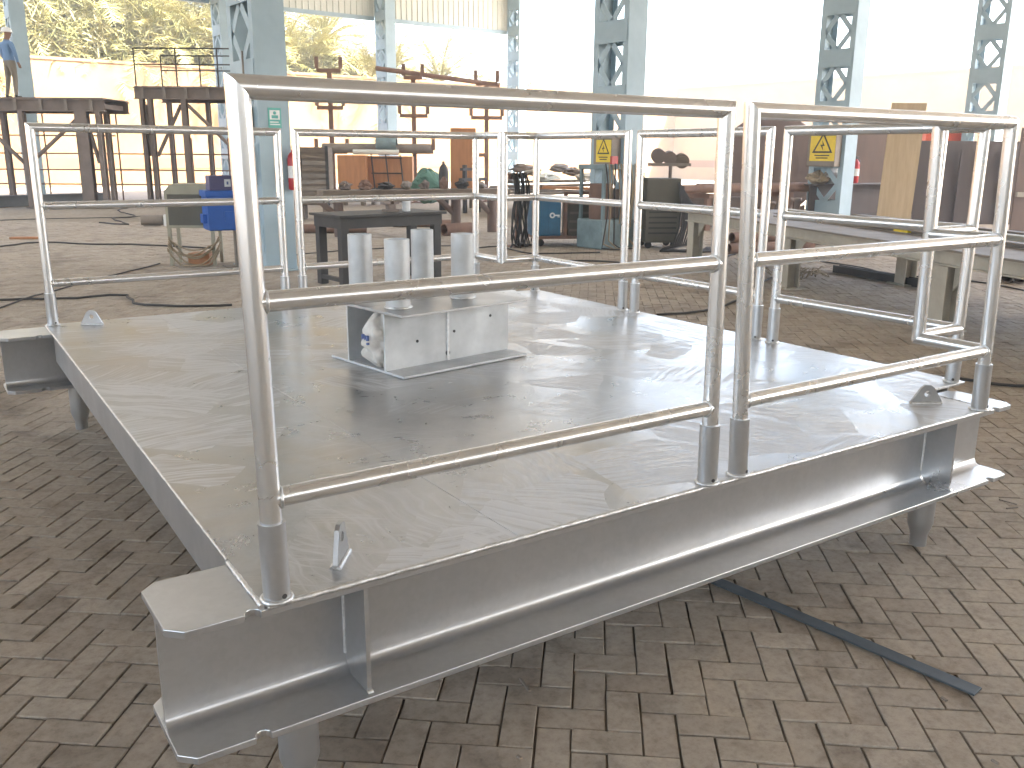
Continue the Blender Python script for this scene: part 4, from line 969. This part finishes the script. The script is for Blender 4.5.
# pipes on the ground under the bench
a, b = gp(728, 252), gp(800, 258)
for k, (du, dv, ln, r_, z) in enumerate(((728, 254, 1.8, .085, .085), (733, 249, 2.2, .085, .085), (731, 251, 2.0, .085, .23), (790, 262, 1.9, .06, .06))):
    q = gp(du, dv); o = tag(MB().pipe((0, 0, 0), (ln, 0, 0), r_, .012, 16).build('rusty_pipe', M['rust']), ['short rusty pipe on the ground under the bench', 'long rusty pipe on the ground under the bench', 'rusty pipe stacked on two others under the bench', 'thin rusty pipe lying alone beyond the bench end'][k], 'pipe', 'rusty pipes on the ground under the bench')
    o.location = (q.x, q.y, z); o.rotation_euler.z = rad(-9 + 2 * k)
for k, (u, v) in enumerate(((1006, 283), (1019, 284))):
    q = gp(u, v); o = tag(MB().pipe((0, 0, 0), (1.4, .5, 0), .09, .014, 16).build('pipe_offcut', M['brown']), 'short dark pipe offcut on the paving under the near end of the bench', 'pipe', 'pipe offcuts by the bench leg'); o.location = (q.x, q.y, .09)
# long dark bar on the ground past the bench
a, b = gp(836, 272), gp(925, 288); L_, rz = frame(a, b)
o = thing('dark_channel_bar', 'long dark steel channel lying on the paving beyond the skid', 'steel bar', a, rz); MB().box(0, L_ + .5, -.06, .06, 0, .015).box(0, L_ + .5, -.06, -.045, .015, .1).box(0, L_ + .5, .045, .06, .015, .1).build('channel', M['dark'], o)

# rusty I-beam, plywood, plates at the right
c2 = shed(2, 0)
a, b = at_depth(806, 20.6), at_depth(905, 22.3); L_, rz = frame(a, b)
RB = thing('rusty_i_beam', 'large rusty I-beam on timber blocks in front of the third column', 'steel beam', a, rz); zt, zb = hz(806, 184, a), hz(806, 217, a)
ib(MB(), 0, L_, 0, zb, zt - zb, .42, .03, .02).build('beam', M['plum'], RB)
for x in (.3, L_ - .4): MB().box(x, x + .25, -.3, .3, 0, zb).build('timber_block', M['wood'], RB)
lump_o = lump('plastic_bundle', M['sack'], (.22, .2, .2), 12, .3, 20, 12, jag=.1); tag(lump_o, 'crumpled pale plastic bundle on the rusty I-beam', 'bundle'); lump_o.location = Vector((a.x, a.y, zt + .17)) + (b - a).normalized() * .75
lump_o = lump('rope_heap', M['rope'], (.25, .2, .16), 13, .4, 20, 12, jag=.18); tag(lump_o, 'small heap of tan rope beside the plastic on the I-beam', 'rope'); lump_o.location = Vector((a.x, a.y, zt + .13)) + (b - a).normalized() * .25
def lean_sheet(name, label, cat, u0, u1, vt, vb_w, mt, tilt=.12, th=.02, skew=0.0):
    """sheet standing on the ground between image columns, leaning back a little"""
    p_, q_ = at_depth(u0, vb_w), at_depth(u1, vb_w); L__, rz_ = frame(p_, q_); H_ = hz((u0+u1)/2, vt, (p_ + q_) / 2)
    t_ = thing(name, label, cat, p_, rz_)
    f = lambda a_, b_: (a_, b_ * tilt, b_); g = lambda a_, b_: (a_, b_ * tilt + th, b_)
    MB().prism([(0, 0), (L__, 0), (L__ + skew, H_), (skew, H_)], f, g).build('sheet', M[mt], t_, bevel=.003); return t_, H_, L__
lean_sheet('plywood_sheet', 'tall tan plywood sheet leaning in front of the dark rusted plates', 'plywood', 874, 908, 103, 18.5, 'ply', .02, .02, .10)
lean_sheet('rust_plate', 'pinkish-brown rusted plate standing beside the extinguisher on the I-beam', 'steel plate', 842, 912, 132, 24.5, 'rustplate', .03, .03)
t_, H_, L__ = lean_sheet('dark_plate_stack', 'broad dark rusted plates standing upright behind the plywood', 'steel plate', 908, 1012, 141, 22.0, 'plum', .03, .06)
for k in range(5): MB().box(k * L__ / 5 + .05, k * L__ / 5 + .11, -.05 + .4 * .03, 0.0, .02, H_ - .2).build('rib', M['plum'], t_)
t_, H_, L__ = lean_sheet('red_brown_plates', 'red-brown rusted plates leaning at the end of the bench', 'steel plate', 1010, 1110, 128, 20.0, 'rustplate', .03, .05)
MB().box(0, L__, -.09, -.01, .75, .85).build('clamp_rail', M['cream'], t_)
t_, H_, L__ = lean_sheet('orange_hopper', 'orange-red painted steel hopper showing above the dark plates', 'hopper', 918, 966, 128, 25.0, 'orange', .04, .8)
t_, H_, L__ = lean_sheet('low_rusty_plate', 'low stack of rusty plate offcuts between the pipes and the vessel end', 'steel plate', 680, 742, 197, 20.5, 'brown', .05, .3)
# clutter of couplings behind the bench by the ring
for k, (u, v, r_) in enumerate(((778, 196, .16), (770, 206, .14), (788, 204, .15), (796, 208, .12))):
    q = gp(u, v + 14); z = .0
    o = tag(MB().lathe([(r_, 0), (r_, .12), (r_ * .6, .13), (r_ * .6, .3 + .06 * k), (r_ * .85, .32 + .06 * k), (r_ * .85, .4 + .06 * k), (r_*.4, .41 + .06 * k)], n=16).build('pipe_flange', M['brown']), 'rusty flanged fitting standing in the clutter below the danger sign', 'pipe fitting', 'flanged fittings in the clutter'); o.location = (q.x, q.y, 0)
# thin wire debris by the dark channel
wr = thing('wire_scrap', 'tangle of tan wire scrap on the paving beside the dark channel', 'wire', gp(806, 276), 0)
for k in range(14):
    rn = random.Random(300 + k); pts = [(rn.uniform(-.45, .35), rn.uniform(-.25, .25), .012)]
    for i in range(6): pts.append((pts[-1][0] + rn.uniform(-.2, .2), pts[-1][1] + rn.uniform(-.12, .12), max(.01, rn.uniform(-.04, .13))))
    MB().tube(pts, .007, 5).build('wire', M['rope'], wr)
# ------------------------------------------------------------------ steel rigs far left, with a worker
def rig(name, label, u0, u1, vtop, depth, legs_u, rail_v=None, dpt=1.6):
    p_, q_ = los(u0, vtop, depth), los(u1, vtop, depth); H_ = q_.z; p_.z = q_.z = 0; L__, rz_ = frame(p_, q_)
    t_ = thing(name, label, 'steel frame', p_, rz_)
    for y in (0, dpt): ib(MB(), 0, L__, y, H_ - .34, .34, .2, .03, .02).build('main_beam', M['brown'], t_)
    for k in range(5): x = L__ * (.04 + .92 * k / 4); MB().box(x - .05, x + .05, .1, dpt - .1, H_ - .25, H_ - .12).build('cross_member', M['brown'], t_)
    MB().box(.02, L__ - .02, -.05, dpt + .05, H_ + .001, H_ + .03).build('deck_grating', M['brown'], t_)
    for k in range(6): x = L__ * (.06 + .17 * k); MB().box(x, x + .08, -.115, -.10, H_ - .32, H_ - .02).build('stiffener', M['plate'], t_)
    for ux, w_ in legs_u:
        x = max(.12, min(L__ - .12, (ux - u0) / (u1 - u0) * L__))
        for y in ((0, dpt) if ux not in (20, 149, 97) else (0,)):
            if y > 0: w_ = .11
            MB().box(x - w_/2, x + w_/2, y - .11, y - .09, .02, H_ - .34).box(x - w_/2, x + w_/2, y + .09, y + .11, .02, H_ - .34).box(x - .012, x + .012, y - .09, y + .09, .02, H_ - .34).build('leg', M['brown'], t_)
            MB().box(x - w_*.8, x + w_*.8, y - .2, y + .2, 0, .02).build('foot_plate', M['brown'], t_)
    xs = [max(.12, min(L__ - .12, (ux - u0) / (u1 - u0) * L__)) for ux, _ in legs_u]
    for i in range(len(xs) - 1):
        a_, b_ = xs[i], xs[i+1]
        MB().cyl((a_ + .1, 0, H_ - .5 if i % 2 == 0 else H_ * .42), (b_ - .1, 0, H_ * .42 if i % 2 == 0 else H_ - .5), .055, n=6).build('brace', M['brown'], t_)
    if rail_v is not None:
        hr = hz(u0, rail_v, p_)
        for y in (0.03, dpt - .03):
            for k in range(4): x = .06 + (L__ - .12) * k / 3; MB().cyl((x, y, H_ + .03), (x, y, hr), .024, n=6).build('rail_post', M['dark'], t_)
            for z in (hr, (hr + H_) / 2 + .1): MB().cyl((.06, y, z), (L__ - .06, y, z), .022, n=6).build('handrail', M['dark'], t_)
    return t_, p_, rz_, H_, L__
RA, pa_, ra_, HA, LA = rig('steel_rig', 'brown steel rig frame the worker stands on', -45, 104, 99, 25.0, ((-30, .2), (20, .12), (80, .34), (97, .12)))
RB_, pb_, rb_, HB, LB = rig('steel_rig', 'brown steel rig frame with a thin handrail on top', 134, 262, 88, 27.0, ((141, .11), (149, .11), (183, .15), (240, .2)), 48, 2.2)
# scaffold tubes in front of the wall
sf_ = thing('tube_scaffold', 'thin tube scaffold behind the rig frame with the worker', 'scaffold', at_depth(-20, 29.0), frame(at_depth(-20, 29), at_depth(232, 29))[1]); Ls = frame(at_depth(-20, 29), at_depth(232, 29))[0]
for k in range(8): x = Ls * k / 7; MB().cyl((x, 0, 0), (x, 0, 3.0 if k < 5 else 2.0), .027, n=6).build('upright', M['rust'], sf_)
for z, x1 in ((.55, Ls), (1.0, Ls), (1.5, Ls), (2.05, Ls * .55), (2.75, Ls * .55)): MB().cyl((-.1, .03, z), (x1 + .1, .03, z), .025, n=6).build('ledger', M['rust'], sf_)
# long grey beam on the ground before the rigs
a, b = gp(-30, 208), gp(106, 203); L_, rz = frame(a, b)
gb = thing('grey_long_beam', 'long grey steel beam lying on the ground before the rig frames', 'steel beam', a, rz); ib(MB(), 0, L_, 0, 0, .32, .3, .03, .02).build('beam', mat('grey_primer', (.17, .165, .16), (.12, .118, .115), scale=2), gb)
# worker
def person(label, p, rz):
    t_ = thing('person', label, 'person', p, rz)
    V = {}; E_ = []
    def v(n, x, y, z, rx, ry=None): V[n] = (len(V), (x, y, z), (rx, ry or rx))
    v('pel', 0, 0, .93, .145, .105); v('bel', 0, .01, 1.06, .14, .1); v('che', 0, .02, 1.27, .165, .115); v('nkb', 0, .015, 1.44, .085, .075); v('nk', 0, .01, 1.50, .055); v('jaw', 0, -.03, 1.57, .06, .07); v('skl', 0, -.015, 1.66, .078, .092); v('top', 0, -.01, 1.72, .055, .06); v('nose', 0, -.105, 1.615, .014)
    for s_, n in ((-1, 'l'), (1, 'r')):
        v('sh' + n, s_ * .175, .02, 1.40, .062); v('el' + n, s_ * .235, .03 if s_ > 0 else -.02, 1.13, .045); v('wr' + n, s_ * .245, -.06, .90, .028); v('pa' + n, s_ * .245, -.085, .83, .036, .018)
        v('hp' + n, s_ * .09, 0, .87, .098); v('kn' + n, s_ * (.11 if s_ > 0 else .10), -.03 if s_ < 0 else .02, .49, .06); v('an' + n, s_ * .12, .0 if s_ < 0 else .08, .10, .042); v('he' + n, s_ * .12, .02 if s_ < 0 else .1, .05, .043); v('to' + n, s_ * .135, -.13 if s_ < 0 else -.05, .035, .034)
        for k in range(4): v('f%d%s' % (k, n), s_ * .245 + (k - 1.5) * .004, -.10 + (k - 1.5) * .018, .76 + abs(k - 1.3) * .008, .0085)
        v('th' + n, s_ * .232, -.125, .80, .0095)
        E_ += [('che', 'sh' + n), ('sh' + n, 'el' + n), ('el' + n, 'wr' + n), ('wr' + n, 'pa' + n), ('pel', 'hp' + n), ('hp' + n, 'kn' + n), ('kn' + n, 'an' + n), ('an' + n, 'he' + n), ('he' + n, 'to' + n), ('pa' + n, 'th' + n)] + [('pa' + n, 'f%d%s' % (k, n)) for k in range(4)]
    E_ += [('pel', 'bel'), ('bel', 'che'), ('che', 'nkb'), ('nkb', 'nk'), ('nk', 'jaw'), ('jaw', 'skl'), ('skl', 'top'), ('skl', 'nose')]
    me_ = bpy.data.meshes.new('body'); me_.from_pydata([V[k][1] for k in V], [(V[a_][0], V[b_][0]) for a_, b_ in E_], [])
    b_ = bpy.data.objects.new('body', me_); C.objects.link(b_); b_.parent = t_
    md = b_.modifiers.new('skin', 'SKIN'); md.use_smooth_shade = True
    sv = me_.skin_vertices[0].data
    for k in V: sv[V[k][0]].radius = V[k][2]; sv[V[k][0]].use_root = (k == 'pel')
    b_.modifiers.new('sub', 'SUBSURF').levels = 2; b_.modifiers['sub'].render_levels = 2
    # clothing by height and limb: shirt, trousers, skin
    m_, tt, P_, L2_ = base_mat('worker_body'); tcn = N(tt, 'ShaderNodeTexCoord'); sp = N(tt, 'ShaderNodeSeparateXYZ'); L2_.new(tcn.outputs['Object'], sp.inputs[0])
    ab = N(tt, 'ShaderNodeMath', operation='ABSOLUTE'); L2_.new(sp.outputs[0], ab.inputs[0])
    rp = ramp(tt, sp.outputs[2], [(0.0, (.03, .025, .02)), (.085, (.20, .17, .135)), (.955, (.13, .22, .36))]); rp.color_ramp.interpolation = 'CONSTANT'
    hs = N(tt, 'ShaderNodeMath', operation='GREATER_THAN'); hs.inputs[1].default_value = 1.475; L2_.new(sp.outputs[2], hs.inputs[0])
    hand = N(tt, 'ShaderNodeMath', operation='GREATER_THAN'); hand.inputs[1].default_value = .205; L2_.new(ab.outputs[0], hand.inputs[0])
    low = N(tt, 'ShaderNodeMath', operation='LESS_THAN'); low.inputs[1].default_value = .91; L2_.new(sp.outputs[2], low.inputs[0])
    hl = N(tt, 'ShaderNodeMath', operation='MULTIPLY'); L2_.new(hand.outputs[0], hl.inputs[0]); L2_.new(low.outputs[0], hl.inputs[1])
    sl_ = N(tt, 'ShaderNodeMath', operation='MULTIPLY'); L2_.new(hand.outputs[0], sl_.inputs[0]); slz = N(tt, 'ShaderNodeMath', operation='GREATER_THAN'); slz.inputs[1].default_value = .905; L2_.new(sp.outputs[2], slz.inputs[0]); L2_.new(slz.outputs[0], sl_.inputs[1])
    m1 = N(tt, 'ShaderNodeMixRGB'); m1.inputs[2].default_value = (.13, .22, .36, 1); L2_.new(sl_.outputs[0], m1.inputs[0]); L2_.new(rp.outputs[0], m1.inputs[1])
    sk_ = N(tt, 'ShaderNodeMath', operation='MAXIMUM'); L2_.new(hs.outputs[0], sk_.inputs[0]); L2_.new(hl.outputs[0], sk_.inputs[1])
    m2 = N(tt, 'ShaderNodeMixRGB'); m2.inputs[2].default_value = (.22, .12, .075, 1); L2_.new(sk_.outputs[0], m2.inputs[0]); L2_.new(m1.outputs[0], m2.inputs[1]); L2_.new(m2.outputs[0], P_.inputs['Base Color']); P_.inputs['Roughness'].default_value = .85
    me_.materials.append(m_)
    MB().lathe([(.135, 0), (.135, .012), (.115, .02), (.112, .06), (.09, .10), (.05, .125), (.01, .132)], (0, -.015, 1.665), 20).build('hard_hat', M['white'], t_)
    for s_ in (-1, 1): MB().add(*uvball(Vector((s_ * .032, -.098, 1.645)), .011, 8, 6), True).build('eye', M['black'], t_)
    return t_
wp = los(14, 98, 25.7); WK = person('worker in blue shirt, khaki trousers and white hard hat standing on the rig', (wp.x, wp.y, HA + .03), rad(112)); WK.scale = (1.25, 1.22, 1.07)

# ------------------------------------------------------------------ pipe racks: posts with U brackets
def pipe_rack(label, u, vtop, depth, levels, bar=None, group='pipe rack posts'):
    p_ = at_depth(u, depth); s = mpp(p_); t_ = thing('pipe_rack_post', label, 'rack', p_, rad(-34) + SA, group)
    H_ = hz(u, vtop, p_); MB().box(-.07, .07, -.07, .07, 0.02, H_).box(-.3, .3, -.3, .3, 0, .02).build('post', M['rust'], t_)
    for v_, hw, side in levels:
        z = hz(u, v_, p_)
        a0, a1 = (-hw, hw) if side == 0 else ((-.07, hw) if side > 0 else (-hw, .07))
        b = MB().box(a0, a1, -.13, -.07, z - .06, z + .06)
        for xx in ([a0, a1] if side == 0 else ([a1] if side > 0 else [a0])): b.box(xx - .06, xx + .06, -.13, -.07, z + .06, z + .42)
        b.build('bracket', M['rust'], t_)
    return t_, p_, H_
t1, q1, h1 = pipe_rack('rusty rack post with a single cup bracket at its top', 334.5, 72, 30.0, ((71, .38, 0), (108, .42, 0), (152, .5, 0)))
t2, q2, h2 = pipe_rack('rusty rack post carrying the high cross bar, beside the boards', 415.5, 76, 30.0, ((78, .3, 0), (116, .45, 0), (152, .62, 1)))
t3, q3, h3 = pipe_rack('rusty rack post at the far end of the high cross bar', 486.5, 86, 31.0, ((84, .36, 0), (118, .52, 0), (155, .5, -1)))
a, b = q2 + Vector((0, 0, h2)), q3 + Vector((0, 0, h3)); d = (b - a); cb = tag(MB().cyl(a - d * .48 + Vector((0, 0, .08)), b + d * .18 + Vector((0, 0, .08)), .075, n=10).build('cross_bar', M['rust']), 'long rusty pipe laid across the tops of two rack posts', 'pipe')
# grey pipes resting on the rack brackets
for k, (v0, u0, u1, r_, mt, lb) in enumerate(((148, 325, 432, .15, 'plate', 'thick pale grey pipe resting on the rack brackets'), (143, 378, 398, .2, 'teal', 'short grey-blue pipe length resting on top of the thick pipe'), (152, 355, 400, .08, 'sheet', 'thin pale pipe resting on the rack in front of the thick pipe'))):
    a, b = at_depth(u0, 29.6 - .25 * k), at_depth(u1, 29.6 - .25 * k); za = hz(u0, v0, a); o = tag(MB().pipe((a.x, a.y, za), (b.x, b.y, za), r_, .02, 16).build('grey_pipe', M[mt]), lb, 'pipe')
# boards
def board_box(name, label, cat, u0, u1, vt, vb, depth, mt, dp=.5):
    a, b = at_depth(u0, depth), at_depth(u1, depth); L__, rz_ = frame(a, b); zt_, zb_ = hz(u0, vt, a), max(0, hz(u0, vb, a)); t_ = thing(name, label, cat, Vector((a.x, a.y, 0)), rz_)
    MB().box(0, L__, 0, dp, zb_, zt_, ch=.01).build('panel', M[mt], t_); 
    if zb_ > .02:
        for x in (.1, L__ - .2): MB().box(x, x + .1, .05, dp - .05, 0, zb_).build('support', M['wood'], t_)
    return t_, L__, zb_, zt_
t_, L__, zb_, zt_ = board_box('brown_board', 'orange-brown varnished board panel between two rack posts', 'board', 339, 367, 155, 190, 28.0, 'orangeply')
t_, L__, zb_, zt_ = board_box('brown_board', 'orange-brown board panel with a steel mesh frame leaning on it', 'board', 368, 413, 156, 190, 28.4, 'orangeply')
mf = MB()
for x in (.15, .6, 1.05): mf.cyl((x + .1, -.1, zb_ + .02), (x, -.03, zt_ + .05), .022, n=6)
for z in (.05, .5, .95): mf.cyl((.15, -.06, zb_ + (zt_ - zb_) * z), (1.12, -.06, zb_ + (zt_ - zb_) * z), .022, n=6)
mf.build('mesh_frame', M['dark'], t_)
board_box('upright_board', 'tall orange plywood board standing by the gas cylinder', 'board', 451, 476, 128, 190, 27.0, 'orangeply', .06)
# louvred timber-grey crate
t_, L__, zb_, zt_ = board_box('slatted_crate', 'tall weathered slatted crate beside the red extinguisher', 'crate', 296, 331, 147, 205, 22.0, 'wood', .5)
for k in range(9): z = zb_ + (zt_ - zb_) * (k + .3) / 9; MB().box(.04, L__ - .04, -.04, -.001, z, z + (zt_ - zb_) / 15).build('slat', M['plate' if k in (2, 3, 4, 6) else 'wood'], t_)
for x in (0, L__ - .07): MB().box(x, x + .07, -.06, -.041, zb_, zt_ + .03).build('corner_post', M['dark'], t_)
# gas cylinder and tarpaulin
p = at_depth(444, 26.0); gc = thing('gas_cylinder', 'dark gas cylinder standing beside the green tarpaulin', 'gas cylinder', p, 0); hh = hz(444, 162, p)
MB().lathe([(.13, 0), (.14, .02), (.14, hh * .8), (.12, hh * .88), (.06, hh * .95), (.03, hh * .96)], n=18).build('cylinder', M['dark'], gc); MB().lathe([(.045, hh * .96), (.045, hh), (.02, hh + .02)], n=10).build('valve_cap', M['brown'], gc)
p = at_depth(428, 26.6); o = lump('green_tarpaulin', M['tarp'], (.42, .35, .5), 61, .45, 28, 16, None, -.48, jag=.05); tag(o, 'green tarpaulin draped over goods beside the gas cylinder', 'tarpaulin'); o.location = (p.x, p.y, hz(428, 188, p) + .05)
p = at_depth(472, 25.0); st = thing('steel_stool', 'dark angular steel stand in front of the orange upright board', 'stand', p, rad(20)); zt = hz(472, 178, p)
MB().box(-.5, .6, -.06, .06, zt - .08, zt).box(-.35, -.27, -.05, .05, 0, zt + .35).box(.25, .33, -.05, .05, 0, zt - .08).box(-.45, .0, -.05, .05, zt + .2, zt + .27).build('frame', M['dark'], st)
# long rusty trestle behind the table
a, b = at_depth(332, 17.5), at_depth(505, 19.0); L_, rz = frame(a, b); zt = hz(340, 190, a)
LT = thing('long_trestle', 'long weathered trestle with pinkish forked legs behind the black table', 'trestle', a, rz)
MB().box(-.2, L_, -.25, .25, zt - .12, zt, ch=.01).build('top_beam', M['wood'], LT)
for x in (.15, L_ * .70, L_ - .3):
    MB().cyl((x, 0, 0), (x, 0, zt - .12), .1, n=12).build('leg', M['rustplate'], LT)
    MB().cyl((x, 0, zt * .4), (x - .45, 0, zt - .12), .06, n=8).build('brace', M['rustplate'], LT)
for k in range(8):
    rn = random.Random(400 + k); x = L_ * (.08 + .11 * k); o = tag(lump('scrap_fitting', M[['brown', 'rust', 'dark', 'plate'][k % 4]], (rn.uniform(.08, .2), .1, rn.uniform(.06, .16)), 500 + k, .5, 9, 6, jag=.3), 'small rusty scrap fitting lying on the long trestle', 'scrap', 'scrap fittings on the long trestle'); q = a + (b - a).normalized() * x; o.location = (q.x, q.y, zt + .07)
# pipes on the ground behind the table
for k, (u, v, ln, r_, an, lb) in enumerate(((302, 233, 1.3, .09, 2, 'rusty pipe on the ground beside the column foot'), (393, 227, 1.4, .08, 4, 'rusty pipe on the ground seen through the table legs'), (444, 236, .7, .12, 40, 'short wide dark pipe on the ground beside the table'))):
    q = gp(u, v); o = tag(MB().pipe((0, 0, 0), (ln, 0, 0), r_, .014, 16).build('rusty_pipe', M['rust']), lb, 'pipe'); o.location = (q.x, q.y, r_); o.rotation_euler.z = rad(an - 30)
# scrap heap and planks near the far end column
rn = random.Random(77)
for k in range(9):
    u = 512 + 9 * k + rn.uniform(-4, 4); p = at_depth(u, 25 + rn.uniform(-2, 2)); L__ = rn.uniform(1.4, 3.2); z = .08 + .09 * (k % 5) + .35
    o = tag(MB().box(-L__/2, L__/2, -.12, .12, 0, .07, ch=.006).build('stacked_plank', M[['wood', 'plate', 'orangeply'][k % 3]]), 'weathered plank lying on the timber pile behind the blue cabinet', 'plank', 'planks piled behind the blue cabinet'); o.location = (p.x, p.y, z); o.rotation_euler = (0, rn.uniform(-.05, .05), rad(rn.uniform(-50, -15)))
p = at_depth(548, 25.5); o = thing('timber_bearer', 'low timber bearer frame under the plank pile', 'timber', p, rad(-32))
for x in (-1.6, -.2, 1.4): MB().box(x, x + .18, -2.2, 2.2, 0, .42).build('bearer', M['wood'], o)
for k in range(7):
    p = at_depth(507 + k * 13, 26 + (k % 3)); o = tag(lump('scrap_lump', M[['plate', 'wood', 'cream', 'sheet'][k % 4]], (.34, .2, .12), 700 + k, .6, 9, 6, jag=.3), 'pale scrap piece heaped on the plank pile', 'scrap', 'scrap pieces on the plank pile'); o.location = (p.x, p.y, .95 + .12 * ((k * 5) % 3))

# small orange offcut and motor on the paving, left
q = gp(28, 239); o = tag(MB().box(-.3, .3, -.06, .06, 0, .04, ch=.004).build('orange_offcut', M['orangeply']), 'small orange timber offcut lying on the sandy paving', 'offcut'); o.location = (q.x, q.y, .0); o.rotation_euler.z = rad(-25)
q = gp(154, 226); mo = thing('electric_motor', 'small grey electric motor on the ground beside the beige machine', 'motor', q, rad(-20))
MB().cyl((-.25, 0, .13), (.2, 0, .13), .11, n=16).build('motor_body', M['plate'], mo); MB().box(-.2, .15, -.1, .1, 0, .025).build('foot', M['plate'], mo); MB().cyl((.2, 0, .13), (.36, 0, .13), .03, n=8).build('shaft', M['dark'], mo); MB().box(.22, .3, -.12, .12, .0, .24).build('flange', M['white'], mo)

# ------------------------------------------------------------------ cables trailing over the paving
def cable(label, pix, r_=.011, mt='black', wig=.03, seed=0):
    rn = random.Random(seed); P_ = [gp(u, v) for u, v in pix]; pts = []
    for i in range(len(P_) - 1):
        n = max(3, int((P_[i+1] - P_[i]).length / .22))
        for k in range(n):
            f = k / n; a0, a1, a2, a3 = P_[max(0, i-1)], P_[i], P_[i+1], P_[min(len(P_)-1, i+2)]
            c_ = .5 * ((2*a1) + (a2 - a0) * f + (2*a0 - 5*a1 + 4*a2 - a3) * f*f + (3*a1 - a0 - 3*a2 + a3) * f**3)
            pts.append(Vector((c_.x + rn.uniform(-wig, wig), c_.y + rn.uniform(-wig, wig), r_ + .001)))
    pts.append(Vector((P_[-1].x, P_[-1].y, r_ + .001)))
    return tag(MB().tube(pts, r_, 6).build('ground_cable', M[mt]), label, 'cable')
cable('black cable running from the lug corner across the paving towards the beige machine', [(0, 301), (30, 300), (75, 299), (125, 296), (135, 304), (180, 307), (232, 306)], .013, seed=1)
cable('second black cable close beside the first, ending under the machine', [(-5, 312), (22, 300), (60, 290), (95, 280), (130, 272), (160, 264)], .009, seed=2)
cable('thin black cable lying along the sandy paving before the long grey beam', [(-5, 248), (40, 243), (90, 245), (130, 245), (170, 247), (215, 249)], .014, seed=3)
cable('dark cable snaking in short loops near the motor', [(100, 223), (128, 225), (112, 219), (135, 217), (118, 211), (130, 208)], .016, seed=4)
cable('thin cable near the long grey beam', [(-5, 221), (50, 219), (110, 218), (150, 216)], .01, 'dark', seed=5)
cable('black cable crossing the paving beyond the two middle guardrail panels', [(540, 262), (600, 262), (650, 266), (690, 268), (735, 255)], .013, seed=6)
cable('black cable curving on the paving behind the cut-out corner post', [(905, 376), (960, 380), (1000, 386), (1040, 388)], .011, wig=.008, seed=7)
cable('dark cable on the paving running past the hoses to the bench', [(660, 316), (700, 312), (735, 303), (760, 285), (775, 277)], .012, seed=8)
cable('loose cable on the ground below the trestle behind the table', [(470, 250), (500, 247), (530, 254), (600, 253)], .012, seed=9)
cable('thin cable beyond the bench leg', [(820, 262), (860, 268), (900, 276), (960, 280), (1030, 292)], .01, seed=10)
cable('thin dark cable between table and column foot', [(250, 262), (300, 255), (360, 250), (420, 247), (470, 246)], .010, seed=11)
# twigs and chips on the pavers
rn = random.Random(11)
for k, (u, v, ln) in enumerate(((525, 685, .07), (1008, 502, .08), (1012, 508, .06), (944, 699, .02), (995, 762, .02), (519, 757, .015))):
    q = gp(u, v, .004); o = tag(MB().box(-ln/2, ln/2, -.004, .004, 0, .005).build('debris_chip', M['plate']), 'tiny pale chip of debris lying on the pavers', 'debris', 'debris chips on the pavers'); o.location = (q.x, q.y, .002); o.rotation_euler.z = rn.uniform(0, 3)

# ------------------------------------------------------------------ haze added to imitate lens glare veiling the distance
hm = bpy.data.materials.new('glare_haze'); hm.use_nodes = True; ht = hm.node_tree; ht.nodes.remove(ht.nodes['Principled BSDF'])
pvn = ht.nodes.new('ShaderNodeVolumePrincipled'); pvn.inputs['Color'].default_value = (.92, .90, .86, 1); pvn.inputs['Density'].default_value = 0.0042; pvn.inputs['Anisotropy'].default_value = 0.3
ht.links.new(pvn.outputs[0], ht.nodes['Material Output'].inputs['Volume'])
hb_ = MB().box(-160, 170, -150, 180, -1.0, 20.0).build('haze', hm); kind(hb_, 'stuff')
